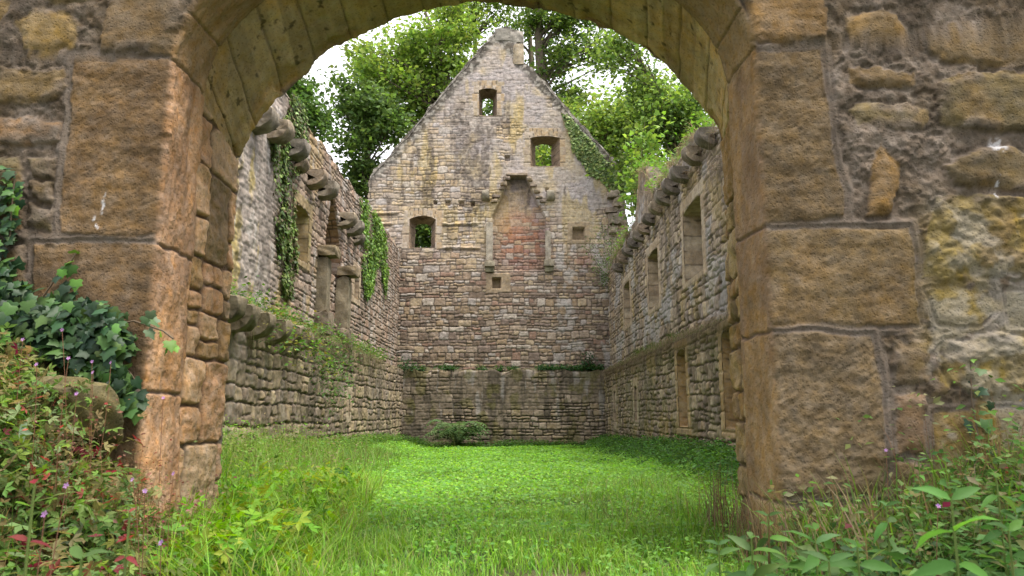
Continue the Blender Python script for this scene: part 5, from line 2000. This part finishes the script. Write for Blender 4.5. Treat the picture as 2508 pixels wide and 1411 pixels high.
REDC = [(.25, .035, .045), (.20, .03, .04), (.30, .07, .06)]
weed(85, 1185, 1.55, .2, 4, .045, 'herb with crimson leaves at the left edge of the bank', REDC, 'red-leaved herbs on the bank', name='red_leaved_herb')
weed(318, 1255, 1.8, .2, 4, .042, 'herb with crimson leaves in the middle of the bank, right of the other', REDC, 'red-leaved herbs on the bank', name='red_leaved_herb')
weed(200, 1370, 1.5, .12, 3, .09, 'pale grey-green rosette of leaves at the lower left corner', [(.15, .2, .11), (.12, .19, .06)], None, name='leaf_rosette')


def flowers():
    g = 'small mauve flowers on the bank'
    pts = [(152, 808, 3.3), (56, 832, 3.2), (168, 878, 3.0), (226, 886, 3.4), (272, 888, 3.5), (90, 893, 2.9), (188, 965, 2.9), (110, 1260, 1.7), (163, 1190, 1.9), (355, 1203, 2.5), (425, 1160, 3.2), (325, 1175, 2.6), (228, 912, 3.3), (400, 975, 3.6), (395, 1330, 2.0), (2170, 1103, 3.4), (2298, 1240, 2.6)]
    tmpl = np.array([(0, 0, 0), (-.28, .5, .1), (-.2, .95, .05), (0, .85, .02), (.2, .95, .05), (.28, .5, .1)])
    tf = np.array([(0, 5, 4), (0, 4, 3), (0, 3, 2), (0, 2, 1)])
    for i, (px, py, Y) in enumerate(pts):
        p = at(px, py, Y)
        z0 = float(gz(p[0], p[1]))
        root = empty('flower', tuple(p))
        a = Acc()
        base = np.array([p[0] + rng.normal(0, .03), p[1] + rng.normal(0, .03), min(z0, p[2] - .05)])
        tube(a, curve(base, (base + p) / 2 + np.array([rng.normal(0, .02), 0, .02]), p, 6), .0014, (.20, .10, .06), 4)
        a.build('stem', M_STEM, root)
        a = Acc()
        an = np.arange(5) / 5 * 6.283 + rng.uniform(0, 1)
        face_ = nrmz(np.array([rng.normal(0, .3), -1, .5 + rng.normal(0, .2)]))
        ux = nrmz(np.cross(face_, np.array([0, 0, 1.])))
        uy = np.cross(ux, face_)
        yd = ux * np.cos(an)[:, None] + uy * np.sin(an)[:, None] + face_ * .25
        scatter(a, (tmpl, tf), np.tile(p, (5, 1)), yd, np.tile(face_, (5, 1)), .0095, rcol(5, [(.48, .24, .55), (.52, .30, .60)], .08))
        a.build('petals', M_LEAF, root)
        if i < 15:
            tag(root, 'small mauve five-petalled flower on a thin stalk on the left bank', 'flower', g)
        elif i == 15:
            tag(root, 'mauve flower on a thin stalk in front of the lowest ashlar block on the right', 'flower', 'mauve flowers on the right')
        else:
            tag(root, 'mauve flower low above the broad-leaved plant on the right', 'flower', 'mauve flowers on the right')


flowers()


# ------------------------------------------------------------------ fern, bushes
def fern():
    p = at(1120, 1098, 27.6)
    base = np.array([p[0], p[1], float(gz(p[0], p[1]))])
    acc = Acc()
    for k in range(46):
        an = k / 46 * 6.283 + rng.normal(0, .15)
        L = rng.uniform(.95, 1.35)
        d = np.array([math.cos(an), math.sin(an), 0])
        up = rng.uniform(.9, 1.9)
        n = 16
        t = np.linspace(0, 1, n)[:, None]
        sp = base + d * L * t + np.array([0, 0, 1]) * up * L * (1.25 * t - 1.0 * t ** 2.2)
        tube(acc, sp, np.linspace(.010, .003, n), (.09, .13, .03), 4)
        tg = nrmz(np.gradient(sp, axis=0))
        sd_ = nrmz(np.cross(tg, np.array([0, 0, 1.])))
        for s in (-1, 1):
            sel = slice(2, n)
            ln = .19 * L * np.sin(np.linspace(.35, 3.05, n - 2)) + .03
            scatter(acc, T_LEAF, sp[sel], sd_[sel] * s + tg[sel] * .35 - np.array([0, 0, .25]), np.tile([0, 0, 1.], (n - 2, 1)) + rng.normal(0, .2, (n - 2, 3)), ln, rcol(n - 2, [(.10, .17, .065), (.13, .205, .08), (.075, .13, .05)], .12), .8)
    tag(acc.build('fern', M_LEAF, smooth=False, loc=tuple(base)), 'large dark green fern arching on the lawn against the end wall', 'fern')


fern()


def bush(name, label, cat, base, tips, r, nleaf, lsz, cols, group=None, stemr=.02, stemc=(.16, .12, .08), T=T_LEAF, mat=None):
    root = empty(name, tuple(base))
    tag(root, label, cat, group)
    a = Acc()
    l = Acc()
    base = np.array(base, float)
    for tp in tips:
        tp = np.array(tp, float)
        midp = base * .45 + tp * .55 + rng.normal(0, .12, 3) * np.linalg.norm(tp - base) * .5
        c = curve(base, midp, tp, 9)
        tube(a, c, np.linspace(stemr, stemr * .25, 9), stemc, 5)
        k = nleaf
        i = rng.integers(3, 9, k)
        P = c[i] + rng.normal(0, r, (k, 3))
        yd = rng.normal(0, 1, (k, 3)) * np.array([1, 1, .5]) + np.array([0, 0, -.15])
        scatter(l, T, P, yd, rdir(k, 1.0), lsz * rng.uniform(.6, 1.3, k), rcol(k, cols, .2) * (.75 + .5 * rng.random()))
    a.build('stems', M_STEM, root)
    l.build('foliage', mat or M_LEAF, root, smooth=False)
    return root


b0 = at(1508, 690, 28.8)
bush('shrub', 'thin pale-leaved shrub growing from the right corner of the gable', 'shrub', b0, [at(px, py, 28.6 + .3 * rng.random()) for px, py in ((1455, 590), (1470, 560), (1490, 540), (1440, 610), (1520, 600), (1480, 640), (1460, 660), (1500, 580), (1512, 640), (1475, 690))], .16, 120, .085, [(.10, .18, .05), (.14, .22, .07), (.08, .13, .04), (.16, .2, .08)])
b0 = at(1440, 905, 29.15)
bush('elder_bush', 'small dark bush on the ledge of the end wall, near its right corner', 'bush', b0, [at(px, py, 28.9) for px, py in ((1432, 862), (1446, 868), (1452, 880), (1428, 880))], 0.08, 40, .11, [(.03, .08, .035), (.045, .10, .04)])
b0 = at(995, 915, 29.1)
bush('elder_bush', 'small dark bush on the ledge of the end wall, in its left corner', 'bush', b0, [at(px, py, 28.9) for px, py in ((985, 880), (1000, 886), (1012, 895), (975, 895))], .09, 45, .10, [(.04, .09, .04), (.06, .12, .045)])
b0 = np.array([XL_LO - .1, 13.0, LEDGE_L])
bush('bramble', 'bramble trailing over the ledge of the left-hand wall above the corbels', 'bramble', b0, [(XL_LO + .3 + .3 * rng.random(), yq, LEDGE_L - zq) for yq, zq in ((11.2, .1), (12.2, .45), (13.4, .6), (14.2, .15), (14.8, .8), (15.8, 1.0), (16.6, .5), (15.2, .3))], 0.17, 75, .085, [(.08, .17, .03), (.11, .22, .04), (.06, .13, .03), (.2, .2, .04)], stemr=.008)
b0 = np.array([XL_LO - .1, 16.6, LEDGE_L])
bush('bramble', 'leafy bramble hanging far down from the ledge below the fireplace pillars', 'bramble', b0, [(XL_LO + .15 + .35 * rng.random(), yq, LEDGE_L - zq) for yq, zq in ((15.6, .9), (16.2, 1.3), (16.9, 1.6), (17.5, 1.0), (17.9, .5), (18.8, .4), (16.8, .5), (18.2, 1.3))], .18, 100, .085, [(.08, .15, .04), (.11, .18, .06), (.06, .11, .03)], stemr=.008)
sp = atx(1570, 545, XR_UP + .3)
bush('maple_sapling', 'lime-green maple sapling standing on top of the right-hand wall', 'sapling', (sp[0], sp[1], float(top_right(np.array([sp[1]]))[0]) - .1), [at(px, py, sp[1] - .4 + rng.random()) for px, py in ((1580, 295), (1560, 330), (1600, 335), (1545, 400), (1575, 380), (1610, 380), (1560, 440), (1590, 450), (1550, 470), (1620, 420), (1600, 300))], .20, 85, .17, [(.16, .27, .05), (.20, .31, .06), (.12, .21, .045)], stemr=.025, T=T_IVY)


# ------------------------------------------------------------------ trees beyond the ruin
def tree(name, label, base_px, Y, base_r, limbs_px, crowns, nleaf, lsz, cols, group='trees beyond the ruin', clump=.8, nclump=60, bark=(.13, .105, .075)):
    """limbs_px: trunk polyline in photo px (at depth Y); crowns: ellipses (px,py,rx,ry,depth_m)"""
    foot = at(base_px, 900, Y)
    base = np.array([foot[0], Y, -.1])
    root = empty(name, tuple(base))
    tag(root, label, 'tree', group)
    tr = Acc()
    main = np.array([base] + [at(a, b, Y) for a, b in limbs_px])
    t = np.linspace(0, 1, len(main))
    tt = np.linspace(0, 1, 22)
    mp = np.stack([np.interp(tt, t, main[:, k]) for k in range(3)], -1)
    mp[1:-1] += .06 * np.stack([fbm(tt[1:-1] * 7, tt[1:-1] * 0 + k, int(base_px) + k, 2) for k in range(3)], -1)
    rad = base_r * (1 - .75 * tt ** 1.3)
    tube(tr, mp, rad, bark, 9, 5, .25)
    lf = Acc()
    area = np.array([c[2] * c[3] for c in crowns], float)
    area /= area.sum()
    for c, ar in zip(crowns, area):
        px, py, rx, ry, dm = c
        cen = at(px, py, Y)
        sx, sz = rx * Y / F, ry * Y / F
        nc = max(4, int(nclump * ar))
        d = nrmz(rng.normal(0, 1, (nc, 3))) * (rng.random((nc, 1)) ** .45)
        cc = cen + d * np.array([sx, dm, sz])
        for q in range(nc):
            # limb from the trunk to the clump
            k = int(np.argmin(np.abs(mp[:, 2] - (cc[q, 2] - 1.2 - .5 * np.hypot(cc[q, 0] - mp[-1, 0], 0) * .5))))
            k = min(k, 20)
            p0 = mp[k]
            L = np.linalg.norm(cc[q] - p0)
            md = p0 * .5 + cc[q] * .5 + np.array([0, 0, .12 * L]) + rng.normal(0, .08, 3) * L
            tube(tr, curve(p0, md, cc[q], 9), np.linspace(min(rad[k] * .5, .035 + .014 * L), .012, 9), bark, 5)
            n = int(nleaf * ar / nc)
            shade = rng.uniform(.7, 1.35)
            P = cc[q] + rng.normal(0, 1, (n, 3)) * np.array([clump, clump, clump * .5]) * rng.uniform(.6, 1.25)
            yd = rng.normal(0, 1, (n, 3)) * np.array([1, 1, .45]) + np.array([0, 0, -.25])
            scatter(lf, T_LEAF, P, yd, rdir(n, .9), lsz * rng.uniform(.5, 1.65, n), rcol(n, cols, .2) * shade, 1.25)
    tr.build('trunk', M_BARK, root)
    lf.build('crown', M_TREE, root, smooth=False)


BRI = [(.145, .235, .045), (.18, .275, .055), (.115, .19, .04), (.215, .30, .07)]
MID = [(.085, .145, .035), (.11, .18, .042), (.065, .115, .03)]
DRK = [(.065, .115, .028), (.085, .145, .032), (.05, .09, .024)]
tree('broadleaf_tree', 'big bright green tree left of the gable peak', 1085, 38, .30, [(1100, 330), (1090, 180), (1062, 95), (1040, 20)],
     [(1010, 120, 135, 85, 3), (930, 190, 95, 85, 3), (1090, 90, 85, 75, 2.5), (1000, 260, 120, 80, 3), (1110, 190, 60, 60, 2)], 16500, .22, BRI, nclump=88, clump=.62)
tree('broadleaf_tree', 'dark green tree rising behind the left shoulder of the gable', 905, 34, .25, [(905, 480), (900, 350), (885, 250)],
     [(880, 375, 55, 65, 2), (850, 235, 34, 60, 2), (930, 310, 55, 60, 2), (880, 450, 40, 55, 1.5), (905, 260, 50, 50, 2)], 9500, .20, DRK + MID[:1], nclump=50, clump=.5)
tree('broadleaf_tree', 'dark tree at the far left, showing above the ivy on the left-hand wall', 735, 31, .22, [(738, 420), (745, 300), (740, 220)],
     [(735, 250, 32, 50, 1.5), (768, 300, 42, 42, 1.5), (710, 215, 24, 28, 1)], 4200, .18, [(.055, .105, .025), (.07, .13, .03)], nclump=24, clump=.45)
tree('broadleaf_tree', 'slender tree with an upright bare stem just left of the gable peak', 1164, 43, .22, [(1165, 300), (1164, 120), (1168, -60)],
     [(1160, 20, 55, 40, 2), (1230, 40, 40, 22, 2), (1190, -70, 140, 60, 3), (1120, 50, 50, 40, 2)], 6500, .21, BRI, nclump=36)
tree('broadleaf_tree', 'tree with a thick pale trunk just right of the gable peak', 1322, 40, .42, [(1325, 330), (1326, 150), (1318, 20), (1310, -90)],
     [(1300, 40, 40, 40, 2), (1380, 70, 80, 45, 2), (1460, 120, 65, 35, 2), (1345, 150, 55, 40, 2), (1400, 215, 70, 30, 2), (1330, -60, 150, 60, 3), (1430, 20, 80, 40, 2), (1380, 280, 45, 40, 2)], 14500, .21, BRI + MID, nclump=84, clump=.58)
tree('broadleaf_tree', 'second bare trunk behind the thick one right of the gable peak', 1290, 45, .25, [(1300, 320), (1302, 150), (1290, 0), (1285, -80)],
     [(1285, -60, 60, 50, 2), (1262, 70, 22, 35, 1)], 1800, .2, MID, nclump=12)
tree('broadleaf_tree', 'bright green tree behind the right slope of the gable', 1480, 37, .28, [(1470, 520), (1465, 380), (1440, 270)],
     [(1500, 320, 80, 75, 2.5), (1440, 290, 45, 50, 2), (1560, 270, 75, 60, 2.5), (1440, 370, 60, 50, 2), (1350, 385, 50, 45, 2), (1520, 400, 60, 50, 2)], 14000, .20, BRI, nclump=75, clump=.7)
tree('broadleaf_tree', 'spreading darker tree at the right, over the right-hand wall', 1655, 27, .28, [(1660, 450), (1650, 300), (1590, 190), (1540, 120)],
     [(1640, 270, 75, 60, 2), (1575, 195, 50, 50, 2), (1690, 320, 50, 60, 1.5), (1500, 130, 45, 40, 1.5), (1610, 330, 55, 40, 1.5), (1560, 400, 40, 40, 1), (1700, 240, 40, 40, 1.5)], 13000, .15, MID + BRI[:2], nclump=72, clump=.5)
tree('broadleaf_tree', 'dense dark tree seen through the lower left window of the gable', 1020, 36, .25, [(1010, 700), (1015, 600), (1030, 500)],
     [(1035, 570, 90, 70, 2), (980, 480, 70, 60, 2), (1190, 270, 45, 40, 2)], 9000, .20, DRK, nclump=48)


# ------------------------------------------------------------------ added trees behind the camera, out of view, to shade the archway wall
def added_shade_trees():
    lf = Acc()
    for (cx, cy, cz, r) in ((1.5, -2.5, 7.5, 2.6), (5.0, -1.5, 8.5, 2.8), (8.5, -.5, 8.0, 2.8), (-3.0, -3.5, 8.0, 2.8), (3.5, -5.5, 10.5, 3.0), (7.5, -5.0, 11.0, 3.0), (-7.0, -2.5, 7.5, 2.6), (0, -8, 10, 3.2), (11, 1.5, 7.5, 2.4)):
        base = np.array([cx + rng.normal(0, .4), cy - .6, .3])
        top = np.array([cx, cy, cz + 1])
        tube(lf, curve(base, base * .5 + top * .5 + rng.normal(0, .3, 3), top, 10), np.linspace(.24, .05, 10), (.12, .10, .07), 7)
        n = 1500
        d = nrmz(rng.normal(0, 1, (n, 3))) * (rng.random((n, 1)) ** .4) * r * np.array([1, 1, .8])
        scatter(lf, T_LEAF, np.array([cx, cy, cz]) + d, rdir(n, -.2), rdir(n, .9), .34 * rng.uniform(.7, 1.3, n), rcol(n, MID), 1.3)
    tag(lf.build('added_shade_trees', M_TREE, smooth=False), kind='stuff')


added_shade_trees()
